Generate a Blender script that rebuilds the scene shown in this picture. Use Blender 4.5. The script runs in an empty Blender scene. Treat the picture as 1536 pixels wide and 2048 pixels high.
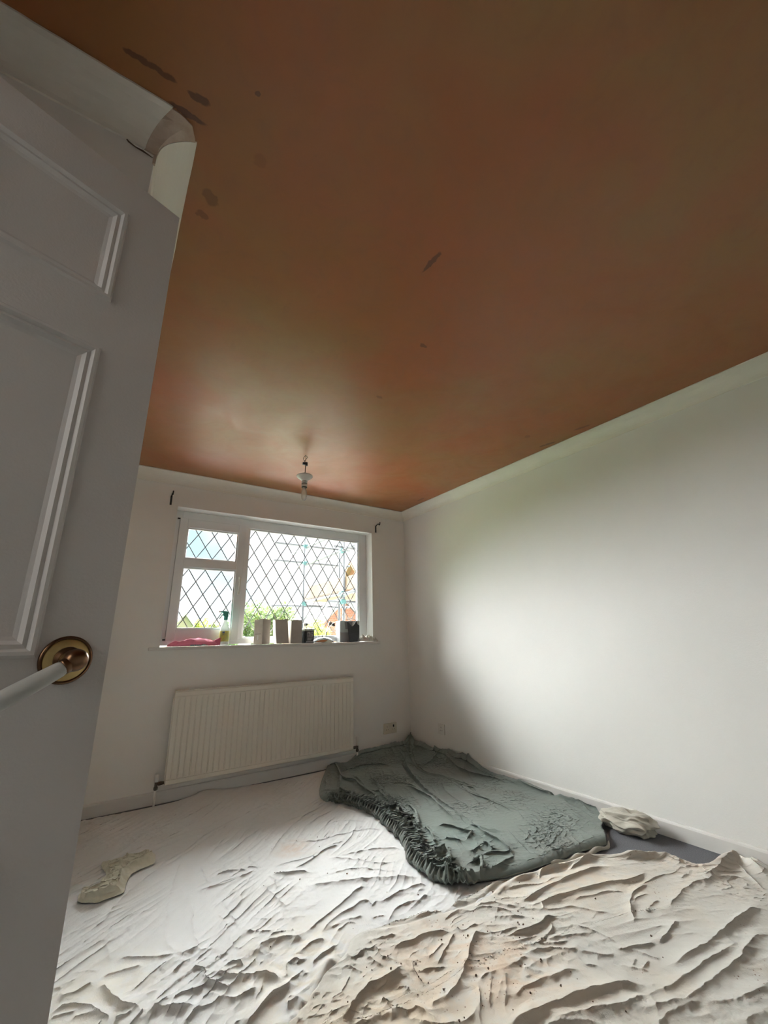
import bpy, bmesh, math, random
import numpy as np
from mathutils import Vector, Matrix, noise as mnoise
C = bpy.context.scene.collection
SC = bpy.context.scene
random.seed(7)

# ------------------------------------------------------------------ camera
CAM_ROWS = ((0.83177, -0.55465, -0.02264), (-0.14472, -0.25605, 0.95577), (0.53592, 0.79171, 0.29324))
F_PX = 827.17
cam_data = bpy.data.cameras.new('camera')
cam = bpy.data.objects.new('camera', cam_data); C.objects.link(cam)
r_, u_, f_ = (Vector(v) for v in CAM_ROWS)
m = Matrix((( r_.x, u_.x, -f_.x, 0.0), (r_.y, u_.y, -f_.y, 0.0), (r_.z, u_.z, -f_.z, 1.0487), (0, 0, 0, 1)))
cam.matrix_world = m
cam_data.sensor_fit = 'VERTICAL'; cam_data.sensor_height = 24.0
cam_data.lens = F_PX / 2048 * 24.0
cam_data.clip_start = 0.02; cam_data.clip_end = 400
SC.camera = cam

# ------------------------------------------------------------------ sky, daylight, exposure
world = bpy.data.worlds.new('sky'); SC.world = world; world.use_nodes = True
wn = world.node_tree.nodes; wl = world.node_tree.links; wn.clear()
w_out = wn.new('ShaderNodeOutputWorld'); w_bg = wn.new('ShaderNodeBackground')
w_tc = wn.new('ShaderNodeTexCoord'); w_ns = wn.new('ShaderNodeTexNoise'); w_rp = wn.new('ShaderNodeValToRGB')
w_ns.inputs['Scale'].default_value = 2.2; w_ns.inputs['Detail'].default_value = 5
wl.new(w_tc.outputs['Generated'], w_ns.inputs['Vector']); wl.new(w_ns.outputs['Fac'], w_rp.inputs['Fac'])
w_rp.color_ramp.elements[0].position = 0.38; w_rp.color_ramp.elements[0].color = (0.60, 0.90, 1.0, 1)
w_rp.color_ramp.elements[1].position = 0.46; w_rp.color_ramp.elements[1].color = (1.0, 1.0, 1.0, 1)
wl.new(w_rp.outputs['Color'], w_bg.inputs['Color']); wl.new(w_bg.outputs['Background'], w_out.inputs['Surface'])
w_bg.inputs['Strength'].default_value = 1.1
sun_d = bpy.data.lights.new('sun', 'SUN'); sun_d.energy = 106.0; sun_d.angle = math.radians(122); sun_d.color = (0.99, 0.995, 1.0)
sun = bpy.data.objects.new('sun', sun_d); C.objects.link(sun)
# veiled sun beyond the window wall, a little to the left
sd = Vector((-0.40, -0.74, -0.54)).normalized()
sun.rotation_euler = sd.to_track_quat('-Z', 'Y').to_euler(); sun.location = (0, 9, 8)
# added fill lamp, out of view on the landing, brightening the room through the doorway
ld = bpy.data.lights.new('landing_fill_light', 'AREA'); ld.shape = 'RECTANGLE'; ld.size = 0.9; ld.size_y = 1.5; ld.energy = 15.0; ld.color = (1.0, 0.97, 0.92)
lo = bpy.data.objects.new('landing_fill_light', ld); C.objects.link(lo); lo.location = (-1.45, 0.15, 1.55)
lo.rotation_euler = Vector((1.0, 0.05, -0.35)).to_track_quat('-Z', 'Y').to_euler()
SC.view_settings.view_transform = 'Standard'; SC.view_settings.look = 'None'
SC.view_settings.gamma = 1.0; SC.view_settings.use_curve_mapping = False
SC.view_settings.exposure = 0.32
SC.cycles.max_bounces = 10; SC.cycles.diffuse_bounces = 8; SC.cycles.transparent_max_bounces = 24
SC.cycles.sample_clamp_indirect = 6.0
SC.cycles.use_denoising = True

# ------------------------------------------------------------------ helpers
H, D, R, L, YB, XN = 2.40, 3.633, 2.721, -0.055, -0.95, -0.74
YA = 0.985                     # face of the boxed-in cupboard on the left

def mat(name, color, rough=0.6, metal=0.0, bump=0.0, bscale=60.0, var=0.0, vscale=3.0, spec=0.5, col2=None, sheen=0.0):
    m = bpy.data.materials.new(name); m.use_nodes = True
    n = m.node_tree.nodes; l = m.node_tree.links; b = n['Principled BSDF']
    b.inputs['Base Color'].default_value = (*color, 1); b.inputs['Roughness'].default_value = rough
    b.inputs['Metallic'].default_value = metal; b.inputs['Specular IOR Level'].default_value = spec
    if sheen: b.inputs['Sheen Weight'].default_value = sheen
    tc = n.new('ShaderNodeTexCoord')
    if var or col2:
        ns = n.new('ShaderNodeTexNoise'); ns.inputs['Scale'].default_value = vscale; ns.inputs['Detail'].default_value = 6
        l.new(tc.outputs['Object'], ns.inputs['Vector'])
        rp = n.new('ShaderNodeValToRGB'); c2 = col2 or tuple(max(0, c * (1 - var)) for c in color)
        rp.color_ramp.elements[0].position = 0.35; rp.color_ramp.elements[0].color = (*c2, 1)
        rp.color_ramp.elements[1].position = 0.65; rp.color_ramp.elements[1].color = (*color, 1)
        l.new(ns.outputs['Fac'], rp.inputs['Fac']); l.new(rp.outputs['Color'], b.inputs['Base Color'])
    if bump:
        nb = n.new('ShaderNodeTexNoise'); nb.inputs['Scale'].default_value = bscale; nb.inputs['Detail'].default_value = 4
        l.new(tc.outputs['Object'], nb.inputs['Vector'])
        bp = n.new('ShaderNodeBump'); bp.inputs['Strength'].default_value = bump; bp.inputs['Distance'].default_value = 0.002
        l.new(nb.outputs['Fac'], bp.inputs['Height']); l.new(bp.outputs['Normal'], b.inputs['Normal'])
    return m

def link_mesh(name, me, m=None, parent=None):
    o = bpy.data.objects.new(name, me); C.objects.link(o)
    if m: me.materials.append(m)
    if parent: o.parent = parent
    return o

def obj(name, bm, m, parent=None, smooth=False):
    me = bpy.data.meshes.new(name)
    bmesh.ops.recalc_face_normals(bm, faces=bm.faces[:])
    bm.to_mesh(me); bm.free()
    if smooth:
        for p in me.polygons: p.use_smooth = True
    return link_mesh(name, me, m, parent)

def empty(name, loc, label=None, cat=None, group=None, rz=0.0, kind=None):
    o = bpy.data.objects.new(name, None); C.objects.link(o); o.location = loc; o.rotation_euler = (0, 0, rz)
    o.empty_display_size = 0.05
    tag(o, label, cat, group, kind); return o

def tag(o, label=None, cat=None, group=None, kind=None):
    if label: o['label'] = label
    if cat: o['category'] = cat
    if group: o['group'] = group
    if kind: o['kind'] = kind
    return o

def struct(name, bm, m, parent=None, smooth=False):
    o = obj(name, bm, m, parent, smooth)
    if not parent: o['kind'] = 'structure'
    return o

def box(bm, x0, x1, y0, y1, z0, z1, bev=0.0):
    t = bmesh.new(); bmesh.ops.create_cube(t, size=1.0)
    for v in t.verts:
        v.co = Vector(((x0 + x1) / 2 + v.co.x * (x1 - x0), (y0 + y1) / 2 + v.co.y * (y1 - y0), (z0 + z1) / 2 + v.co.z * (z1 - z0)))
    if bev: bmesh.ops.bevel(t, geom=t.edges[:], offset=bev, segments=2, affect='EDGES', profile=0.6)
    merge(bm, t)

def merge(bm, t, M=None):
    me = bpy.data.meshes.new('t')
    if M is not None: bmesh.ops.transform(t, matrix=M, verts=t.verts[:])
    t.to_mesh(me); t.free(); bm.from_mesh(me); bpy.data.meshes.remove(me)

def tube(bm, pts, r, seg=10, cap=True):
    pts = [Vector(p) for p in pts]; rings = []
    rs = r if isinstance(r, (list, tuple)) else [r] * len(pts)
    up = None
    for i, p in enumerate(pts):
        if i == 0: d = pts[1] - p
        elif i == len(pts) - 1: d = p - pts[i - 1]
        else: d = (pts[i + 1] - p).normalized() + (p - pts[i - 1]).normalized()
        d.normalize()
        if up is None: up = d.orthogonal().normalized()
        else: up = (up - d * up.dot(d)).normalized()
        s = d.cross(up)
        rings.append([bm.verts.new(p + (up * math.cos(2 * math.pi * k / seg) + s * math.sin(2 * math.pi * k / seg)) * rs[i]) for k in range(seg)])
    for a, b in zip(rings, rings[1:]):
        for k in range(seg): bm.faces.new((a[k], a[(k + 1) % seg], b[(k + 1) % seg], b[k]))
    if cap: bm.faces.new(rings[0][::-1]); bm.faces.new(rings[-1])

def lathe(bm, prof, seg=32, M=None):
    """prof: (radius, z) list, revolved about z"""
    t = bmesh.new(); rings = []
    for (r, z) in prof:
        if r < 1e-5: rings.append([t.verts.new((0, 0, z))])
        else: rings.append([t.verts.new((r * math.cos(2 * math.pi * k / seg), r * math.sin(2 * math.pi * k / seg), z)) for k in range(seg)])
    for a, b in zip(rings, rings[1:]):
        for k in range(seg):
            k2 = (k + 1) % seg
            if len(a) == 1 and len(b) == 1: continue
            if len(a) == 1: t.faces.new((a[0], b[k], b[k2]))
            elif len(b) == 1: t.faces.new((a[k], b[0], a[k2]))
            else: t.faces.new((a[k], b[k], b[k2], a[k2]))
    merge(bm, t, M)

def prism(bm, outline, M, depth):
    """outline: 2-D polygon in local xy, extruded along local z"""
    t = bmesh.new()
    a = [t.verts.new((x, y, 0)) for x, y in outline]; b = [t.verts.new((x, y, depth)) for x, y in outline]
    t.faces.new(a[::-1]); t.faces.new(b)
    n = len(a)
    for i in range(n): t.faces.new((a[i], a[(i + 1) % n], b[(i + 1) % n], b[i]))
    merge(bm, t, M)

def spline(pts, n):
    """Catmull-Rom through 2-D/3-D points, n samples by arc length"""
    P = np.array(pts, float); P = np.vstack([2 * P[0] - P[1], P, 2 * P[-1] - P[-2]]); out = []
    for i in range(1, len(P) - 2):
        for t in np.linspace(0, 1, 12, endpoint=False):
            a, b, c, d = P[i - 1], P[i], P[i + 1], P[i + 2]
            out.append(0.5 * ((2 * b) + (c - a) * t + (2 * a - 5 * b + 4 * c - d) * t * t + (3 * b - a - 3 * c + d) * t ** 3))
    out.append(P[-2]); out = np.array(out)
    s = np.r_[0, np.cumsum(np.linalg.norm(np.diff(out, axis=0), axis=1))]
    q = np.linspace(0, s[-1], n)
    return np.stack([np.interp(q, s, out[:, k]) for k in range(out.shape[1])], 1)

def pairs(l): return [(l[i] / 1000, l[i + 1] / 1000) for i in range(0, len(l), 2)]

# --- numpy gradient noise
_rng = np.random.RandomState(3); _perm = _rng.permutation(512); _ang = _rng.rand(512) * 2 * np.pi
def gnoise(x, y, seed=0):
    xi = np.floor(x).astype(int); yi = np.floor(y).astype(int); xf = x - xi; yf = y - yi
    def g(ix, iy, dx, dy):
        h = _perm[(ix + _perm[(iy + seed * 37) % 512]) % 512]; a = _ang[h]
        return np.cos(a) * dx + np.sin(a) * dy
    u = xf * xf * xf * (xf * (xf * 6 - 15) + 10); v = yf * yf * yf * (yf * (yf * 6 - 15) + 10)
    return (g(xi, yi, xf, yf) * (1 - u) + g(xi + 1, yi, xf - 1, yf) * u) * (1 - v) + \
           (g(xi, yi + 1, xf, yf - 1) * (1 - u) + g(xi + 1, yi + 1, xf - 1, yf - 1) * u) * v

def ridged(x, y, seed=0, sharp=3.0):
    return np.clip(1 - sharp * np.abs(gnoise(x, y, seed)), 0, 1) ** 1.5

def seg_dist(X, Y, P):
    """distance to polyline, fraction along it, signed side"""
    best = np.full(X.shape, 1e9); fr = np.zeros(X.shape); sd = np.zeros(X.shape)
    s = np.r_[0, np.cumsum(np.linalg.norm(np.diff(P, axis=0), axis=1))]
    for i in range(len(P) - 1):
        a, b = P[i], P[i + 1]; d = b - a; L2 = max(d @ d, 1e-12)
        t = np.clip(((X - a[0]) * d[0] + (Y - a[1]) * d[1]) / L2, 0, 1)
        ex = X - (a[0] + t * d[0]); ey = Y - (a[1] + t * d[1]); q = np.hypot(ex, ey)
        mk = q < best; best[mk] = q[mk]; fr[mk] = (s[i] + t[mk] * math.sqrt(L2)) / s[-1]
        c = (d[0] * ey - d[1] * ex); sd[mk] = np.sign(c[mk])
    return best, fr, sd

def inside(X, Y, P):
    r = np.zeros(X.shape, bool); n = len(P)
    for i in range(n):
        x0, y0 = P[i]; x1, y1 = P[(i + 1) % n]
        if y0 == y1: continue
        c = ((y0 > Y) != (y1 > Y)) & (X < (x1 - x0) * (Y - y0) / (y1 - y0) + x0)
        r ^= c
    return r

def fold_field(X, Y, table, hs=1.0, ws=1.0):
    """union of cloth folds: each row is  height width x y x y ...  in mm"""
    pos = np.zeros(X.shape); neg = np.zeros(X.shape)
    for row in table.strip().splitlines():
        v = [int(a) for a in row.split()]; h, w = v[0] / 1000 * hs, v[1] / 1000 * ws
        P = spline(pairs(v[2:]), max(6, 4 * (len(v) // 2 - 1))) if len(v) > 6 else np.array(pairs(v[2:]))
        far = w * 3.0
        mk = (X > P[:, 0].min() - far) & (X < P[:, 0].max() + far) & (Y > P[:, 1].min() - far) & (Y < P[:, 1].max() + far)
        if not mk.any(): continue
        x, y = X[mk], Y[mk]
        x2 = x + 0.006 * gnoise(x * 22, y * 22, 5); y2 = y + 0.006 * gnoise(x * 22, y * 22, 9)
        d, fr, sd = seg_dist(x2, y2, P)
        # which side of the crest faces the door (0,0)
        mid = P[len(P) // 2]; dd = P[-1] - P[0]; toward = np.sign(dd[0] * (0 - mid[1]) - dd[1] * (0 - mid[0]))
        ww = np.where(sd == toward, w * 0.80, w * 1.35)
        t = d / ww
        prof = np.exp(-(t * 1.25) ** 1.3)
        taper = np.clip(np.minimum(fr, 1 - fr) / 0.16, 0, 1); taper = 0.15 + 0.85 * taper * taper * (3 - 2 * taper)
        wob = 1 + 0.30 * gnoise(x * 9, y * 9, 3)
        q = abs(h) * prof * taper * wob
        if h > 0: pos[mk] = (pos[mk] ** 3 + q ** 3) ** (1 / 3)
        else: neg[mk] = np.maximum(neg[mk], q)
    return pos - neg

def grid_mesh(name, X, Y, Z, m, parent=None, smooth=True):
    nv, nu = X.shape
    co = np.stack([X, Y, Z], -1).reshape(-1, 3).astype(np.float32)
    i = np.arange(nu * nv).reshape(nv, nu)
    f = np.stack([i[:-1, :-1], i[:-1, 1:], i[1:, 1:], i[1:, :-1]], -1).reshape(-1, 4)
    me = bpy.data.meshes.new(name)
    me.vertices.add(len(co)); me.vertices.foreach_set('co', co.ravel())
    me.loops.add(f.size); me.loops.foreach_set('vertex_index', f.ravel().astype(np.int32))
    me.polygons.add(len(f)); me.polygons.foreach_set('loop_start', np.arange(0, f.size, 4, dtype=np.int32))
    me.polygons.foreach_set('use_smooth', np.full(len(f), smooth))
    me.update(calc_edges=True); me.validate()
    return link_mesh(name, me, m, parent)

def coons(bot, top, left, right, nu, nv):
    """bot/top run left->right, left/right run bottom->top"""
    b, t = spline(bot, nu), spline(top, nu); l, r = spline(left, nv), spline(right, nv)
    u = np.linspace(0, 1, nu)[None, :, None]; v = np.linspace(0, 1, nv)[:, None, None]
    S = (1 - v) * b[None] + v * t[None] + (1 - u) * l[:, None] + u * r[:, None] \
        - ((1 - u) * (1 - v) * b[0] + u * (1 - v) * b[-1] + (1 - u) * v * t[0] + u * v * t[-1])
    return S[..., 0], S[..., 1]
FOLDS_w = """
14 22 1659 3406 1459 3296 1253 3182 1114 3116 1001 3074 890 3012 827 2976 718 2905 646 2865
14 22 853 2990 794 2965 665 2869 560 2759 478 2701 393 2611 333 2544 279 2482 228 2404 181 2314 160 2282
9 18 881 3007 714 2866 520 2698 423 2629 336 2566
10 28 516 3142 376 3078 281 2942 205 2866 135 2826 66 2764
6 22 663 3158 517 3152 377 3088 239 3056 151 3015
5 25 845 3283 601 3233 390 3252 194 3249 85 3231
5 25 458 3246 255 3182 88 3117
8 20 869 2902 747 2764 652 2635 589 2569
8 18 876 2705 756 2609 650 2539
10 22 523 2677 471 2519 435 2376 408 2280 393 2166 389 2093
10 22 485 2427 481 2305 487 2189 476 2096 470 2036
10 16 591 2547 586 2433 591 2348
6 10 598 2228 600 2147 611 2045 612 1957
8 14 183 2385 148 2370 114 2355
11 14 771 2350 702 2402 641 2419
11 14 761 2315 684 2331 612 2318 558 2320 530 2316
9 16 752 2285 657 2226 586 2174 536 2156
6 12 396 2297 315 2292 247 2291
11 18 1449 2900 1297 2826 1181 2742 1069 2647 982 2552 909 2462 842 2399
9 18 987 2765 918 2743 794 2655 707 2579 645 2532
8 22 896 2968 777 2805 674 2665 591 2575
7 18 1454 2843 1282 2704 1163 2611
7 16 1260 2835 1141 2784 1059 2766 1068 2868
9 14 1491 2485 1430 2558 1374 2587 1314 2606
9 12 1534 2325 1438 2397 1350 2415 1265 2433 1174 2434 1069 2492
9 10 1455 2460 1410 2418 1448 2414
10 14 1313 2349 1202 2346 1122 2324 1047 2303 957 2315 872 2334
14 14 1258 2315 1165 2323 1068 2278 1008 2250 944 2245
24 22 1000 2164 940 2200 887 2215 844 2255
12 18 1480 2091 1382 2154 1268 2190 1183 2225
10 14 1372 2005 1294 2046 1232 2128 1153 2215 1120 2249
8 12 1395 1858 1298 1962 1191 2058 1128 2089 1053 2096
20 30 1394 1800 1319 1871 1230 1922 1141 1972 1051 2016 978 2048 937 2086
15 20 1384 1751 1317 1779 1238 1781 1172 1776 1125 1784
17 22 1124 1781 1089 1820 1033 1810 975 1804 920 1787 852 1751
18 22 1168 1912 1101 1903 1012 1861 945 1836 881 1813 835 1793 805 1794
15 20 1337 1694 1266 1693 1198 1705 1141 1687 1066 1629
12 16 1042 1742 980 1752 903 1754
12 10 1134 1797 1097 1773 1098 1810 1072 1804
12 12 1113 1689 1075 1706 1051 1712
10 12 996 1711 973 1739 937 1733 902 1727
10 12 814 2335 740 2324 655 2309 561 2319
10 12 784 2307 709 2239 639 2192 569 2153 539 2150
7 12 743 2265 682 2166 643 2068
13 20 771 2201 790 2116 799 2015 815 1954
13 16 833 2264 830 2173 824 2118
7 20 666 2003 718 1943 779 1909 844 1885
6 14 819 1964 871 1933 932 1919
15 14 762 2379 792 2382 807 2337
12 16 619 2409 692 2404 775 2350
7 10 808 2508 802 2438 820 2354
10 14 587 2555 588 2453 588 2358
8 14 628 1931 671 1889 720 1863 773 1846 811 1823
7 8 593 2232 596 2139 613 2020 610 1925
8 12 570 2107 577 1989 567 1885
10 12 1466 2824 1508 2697 1529 2621
26 32 802 1744 755 1781 703 1805 661 1800 617 1780 589 1762
14 14 792 1820 755 1833 717 1845 685 1847
13 16 1004 1754 946 1765 892 1750
18 16 582 1738 555 1779 520 1783 496 1765 475 1780
28 26 659 1603 642 1637 601 1673 555 1695 528 1720 503 1755 467 1742
24 26 587 1618 555 1621 518 1618 489 1643
26 20 452 1784 461 1744 490 1701 518 1655
18 18 451 1726 433 1729 402 1731
30 24 691 1604 667 1578 630 1573 597 1567 560 1545 526 1524 504 1492
25 20 691 1659 723 1673 730 1643
18 16 693 1682 678 1634 668 1608
20 24 868 1710 811 1716 764 1703 714 1688
18 16 882 1654 842 1650 793 1634 750 1617
18 18 458 1696 474 1669 457 1651 419 1655 385 1634
14 10 607 1636 584 1606 556 1581
14 16 483 1668 500 1632 514 1602
16 14 421 1846 452 1830 465 1791 436 1778
9 10 518 1861 498 1832
10 16 502 2243 478 2129 466 2021 469 1935 461 1857
6 8 598 2171 605 2060 615 2004 613 1921
8 14 587 1974 573 1890 570 1832
12 16 633 1925 670 1887 714 1859
26 22 845 1583 806 1586 771 1554 731 1517 705 1476
20 18 845 1515 807 1504 760 1485 736 1452
26 22 808 1411 777 1414 731 1387
30 26 724 1373 681 1395 630 1428 588 1449 552 1471
25 22 621 1513 647 1509 671 1511 671 1477
22 20 672 1481 692 1471 716 1484
18 18 747 1551 710 1535 670 1523 640 1554
18 18 745 1614 694 1600 658 1582 636 1562
18 20 726 1439 692 1455 654 1454 617 1476
15 14 535 1513 512 1538 482 1539
13 20 111 2007 77 2011 56 1993
22 26 169 1966 142 1960 112 1948 79 1948 60 1943
30 26 170 1952 191 1902 203 1860 229 1804 277 1756 284 1747
28 30 285 1746 326 1720 376 1689 410 1669
24 18 285 1751 266 1731 244 1706 231 1695
11 16 137 1905 94 1931 62 1936
14 18 175 1979 211 1975 253 1966 296 1957
14 18 219 2046 271 2020 322 1983 357 1964 411 1943
12 14 410 1935 368 1925 320 1899 289 1870 241 1851
14 14 424 1909 401 1881 379 1853
10 12 401 1939 350 1902 333 1887
9 18 403 2195 381 2102 377 2019 410 1934
8 16 208 2265 199 2169 198 2090 208 2036
8 12 181 2383 144 2371 116 2354
9 12 221 2367 190 2321 163 2281
18 16 325 1741 357 1740 385 1743 423 1735
20 20 48 1902 81 1904 118 1891 151 1854 180 1799 201 1763
14 16 97 1843 132 1838 161 1821 180 1791
11 14 49 1882 72 1873 120 1868
13 10 178 1782 168 1761
18 16 201 1766 228 1759 253 1762
16 16 409 1661 389 1634 374 1621
15 16 409 1931 433 1943 459 1930
6 10 89 2065 130 2046 174 2015
6 12 99 2171 128 2206 133 2254
5 10 65 2312 126 2309 171 2320
"""
FOLDS_c = """
14 16 1417 1518 1410 1552 1357 1591 1291 1601 1230 1600 1164 1604
16 16 1563 1407 1531 1449 1498 1493 1448 1510 1411 1519
14 12 1518 1371 1497 1431 1474 1471 1415 1510
11 12 1389 1498 1376 1530 1326 1544 1263 1528
14 14 1271 1484 1284 1441 1331 1440 1360 1426
26 24 1250 1460 1197 1491 1143 1506 1097 1502 1059 1514 1012 1512
30 28 1367 1408 1306 1396 1245 1364 1187 1323 1138 1294 1086 1267 1033 1255 988 1246
13 12 1377 1424 1355 1375 1343 1353
14 16 1260 1459 1196 1421 1145 1394 1094 1372
36 32 1020 1440 965 1416 926 1414 879 1424 839 1413 793 1392 754 1370 727 1356
18 16 984 1583 963 1520 980 1480 1006 1462
16 14 870 1626 882 1562 934 1572 933 1524 938 1495 961 1452
14 14 977 1611 965 1560 918 1594
14 12 1041 1450 1019 1389 1013 1345 1016 1326
14 12 941 1409 988 1436 1006 1436
12 10 930 1374 959 1359 957 1338
20 20 933 1300 944 1258 959 1199
18 18 969 1262 1028 1262 1087 1263
22 14 881 1329 877 1354 862 1364
20 22 885 1270 922 1230 952 1190 999 1170 1056 1162 1103 1194
14 18 1148 1248 1221 1242 1274 1229 1326 1217
12 16 1220 1241 1157 1194 1113 1148
12 16 1262 1229 1201 1190 1142 1152
14 16 1150 1235 1101 1179 1044 1129
12 16 1238 1147 1177 1143 1125 1115
11 12 965 1624 1017 1587 1073 1570
11 14 1085 1410 1157 1426 1194 1443
14 14 847 1501 801 1464 777 1449
12 12 1460 1325 1421 1345 1363 1349
12 12 839 1380 800 1349 779 1326
12 12 884 1333 855 1285
18 14 887 1326 899 1283 908 1267
12 12 843 1557 863 1530 873 1485
9 10 1029 1377 1067 1375 1098 1353 1126 1344
28 24 2159 1365 2061 1394 1962 1415 1843 1424 1754 1433 1651 1429 1569 1447
16 16 1923 1430 1850 1454 1760 1464 1686 1509 1597 1529
28 24 2248 1255 2153 1243 2070 1265 2005 1294 1926 1315 1850 1335 1747 1358 1661 1380 1587 1394
14 10 1965 1498 1857 1525 1792 1483
14 10 1963 1457 2054 1465 2178 1465
12 12 1856 1562 1730 1572 1647 1585
12 14 2009 1216 1944 1263 1866 1286 1778 1318
18 14 2151 1189 2047 1202 1999 1193 1916 1156 1834 1104
24 16 1630 1278 1596 1310 1551 1300 1488 1304 1436 1315 1393 1328
18 12 1656 1387 1631 1350
14 12 1581 1459 1563 1415 1588 1397
14 10 1590 1290 1545 1255 1475 1241 1431 1249
12 14 1641 1168 1587 1195 1523 1223 1478 1231
9 12 1698 1318 1748 1274 1786 1215 1834 1165
10 12 1641 1226 1664 1182 1676 1134 1679 1082
14 16 1759 1010 1713 1032 1671 1051 1637 1070
9 10 1543 1183 1515 1203 1474 1221 1431 1246
14 16 1622 1052 1569 1090 1534 1139 1484 1181 1426 1217 1371 1223
18 20 1465 1078 1423 1103 1348 1122 1286 1138 1227 1139 1169 1128
36 36 1569 919 1528 953 1487 983 1425 1004 1361 1027 1294 1048 1221 1063 1149 1074 1080 1085
26 28 1542 908 1469 925 1402 948 1362 969 1304 994 1248 1018 1201 1032
12 16 1499 891 1435 925 1415 956
18 18 1321 946 1280 979 1233 1009 1185 1028
14 16 1267 1222 1203 1171 1143 1127
12 14 1373 1225 1300 1218 1264 1228
9 12 1487 1093 1517 1060 1526 1008
9 10 1655 1053 1682 1034 1712 989
8 7 1626 973 1686 977
8 7 1602 1001 1660 1007
8 7 1635 998 1634 1026
8 10 1582 1031 1611 984 1628 951
8 10 1313 1209 1329 1172 1360 1140
30 26 2267 1377 2331 1340 2376 1295 2422 1272 2419 1228 2416 1186 2422 1148
46 34 2391 1134 2403 1063 2438 1057 2642 1069 2705 1051 2701 1013 2615 936 2623 909
14 12 2723 1074 2617 1019 2540 955 2471 887
18 26 2504 944 2492 991 2437 1022 2367 1055 2288 1077 2197 1081 2095 1072 2007 1059
30 36 2322 834 2319 844 2298 868 2195 883 2079 891 1928 898 1835 907 1747 916 1691 935
26 32 2045 839 1948 850 1828 864 1751 868 1679 875 1590 892 1506 922
24 30 2177 798 2089 811 1968 816 1922 810 1779 821 1686 826 1607 835 1543 860 1455 898 1408 928
18 16 1973 1012 1905 1007 1812 999 1781 997
14 14 1786 1000 1741 1021 1692 1045 1661 1062
9 8 1687 1018 1704 989 1719 956
9 7 1672 974 1612 976
9 12 1771 979 1801 941
18 26 1868 719 1764 744 1685 767 1644 788 1629 807
16 20 1632 808 1530 840 1499 847 1448 850 1424 852
16 26 1752 689 1680 709 1618 724
13 16 2291 1181 2202 1198 2091 1205 2033 1213
12 18 2074 1159 2001 1170 1912 1149
9 14 2064 1114 2006 1117 1936 1106
9 14 2398 1131 2309 1127 2283 1128
7 10 2450 1018 2383 976
"""
FOLDS_g = """-18 9 2728 3691 2432 3231 2339 2967 2387 2779 2386 2639 2405 2452 2427 2414
22 26 2501 3449 2286 3125 2113 2723 2021 2444 1977 2246 1953 2088
-21 9 2446 3410 2272 3128 2103 2730 2014 2452 1971 2255 1976 2191
-21 10 1976 2191 1940 2051 1951 1965 2003 1877
26 24 1950 2085 1901 1917 1884 1792 1831 1649
-16 9 2377 2646 2304 2490 2293 2344 2301 2161 2333 1992
15 18 2332 2565 2267 2375 2280 2220 2269 2033
-18 9 2370 2607 2376 2516 2330 2410
-21 10 2689 1964 2633 1777 2657 1627
22 16 2703 2041 2696 1955 2683 1796 2694 1664
19 20 2695 2360 2680 2264 2672 2129 2703 2029
-14 10 2687 2055 2734 1993
26 24 2363 3036 2525 3110 2661 3125 2566 2846 2575 2681 2629 2538 2653 2380
24 14 2694 3380 2779 3347 2623 3165
22 14 2817 3016 2839 2935 2632 2781
26 22 2016 2792 2012 2631 1985 2465 1937 2302 1893 2129
8 14 1960 2901 2042 2837 2041 2669
26 20 1678 2216 1616 2119 1546 2014 1537 1942
26 18 1692 2172 1659 2072 1602 1972 1590 1928
34 22 1524 1894 1599 1908 1633 1895
40 14 1625 1886 1558 1806 1496 1750 1415 1667
22 12 1447 1818 1533 1793
30 16 1617 1762 1634 1727 1687 1734 1605 1649 1546 1611
22 26 1758 1920 1857 1962 1849 1984 1807 2095 1754 2152
16 20 1727 1917 1734 1954 1691 2014
22 24 1790 1827 1818 1819 1798 1755
14 20 1692 1805 1794 1831
14 18 1726 1767 1802 1735 1855 1682
18 24 1842 1659 1722 1633 1624 1621
16 16 1674 1673 1569 1605
26 16 1458 1867 1420 1828 1369 1772 1361 1690
18 14 1398 1897 1409 1822
20 20 1432 1651 1532 1664 1558 1605
22 14 1612 3039 1609 2899 1616 2848
30 22 1842 3594 1805 3422 1710 3196 1625 3051
26 18 1822 3423 1726 3198 1771 3107 1751 2916 1743 2781 1650 2580
16 20 1830 3210 1807 3061 1766 2890 1827 2795
22 14 1920 3087 1873 2935 1779 2722 1751 2594
16 16 1777 2834 1848 2826 1788 2712
26 14 1663 2590 1675 2504 1756 2518 1659 2373 1626 2299
22 14 1808 2491 1794 2387 1731 2279 1642 2159
24 14 1691 2389 1718 2333 1719 2299
30 14 1575 2203 1669 2303 1723 2312
26 14 1592 2201 1672 2247 1595 2098
22 20 1770 3324 1941 3376 2117 3371 2225 3283
22 20 2047 2834 2035 2646 1995 2499 1924 2281 1915 2201
"""
C_far = [70, 3568, 186, 3555, 463, 3547, 614, 3543, 748, 3583, 824, 3665, 1073, 3623, 1363, 3558, 1696, 3488]
C_creamtop = [1147, 1601, 1291, 1578, 1435, 1542, 1561, 1550, 1666, 1572, 1812, 1551, 1991, 1518, 2184, 1470, 2299, 1396, 2404, 1305, 2459, 1239, 2462, 1166, 2496, 1108, 2634, 1096, 2713, 1061, 2689, 997, 2667, 926]
C_creamleft = [1147, 1601, 1013, 1656, 938, 1656, 876, 1600, 787, 1574, 721, 1526, 660, 1479, 589, 1452, 488, 1396]
C_gfront = [1456, 2912, 1529, 2800, 1565, 2666, 1578, 2519, 1546, 2341, 1516, 2170, 1472, 2065, 1426, 1987, 1405, 1849, 1407, 1746, 1440, 1683, 1512, 1635, 1658, 1595, 1819, 1558, 2050, 1532, 2219, 1505, 2347, 1489]
C_gleft = [1445, 2889, 1458, 3031, 1575, 3271, 1822, 3654]
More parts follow.
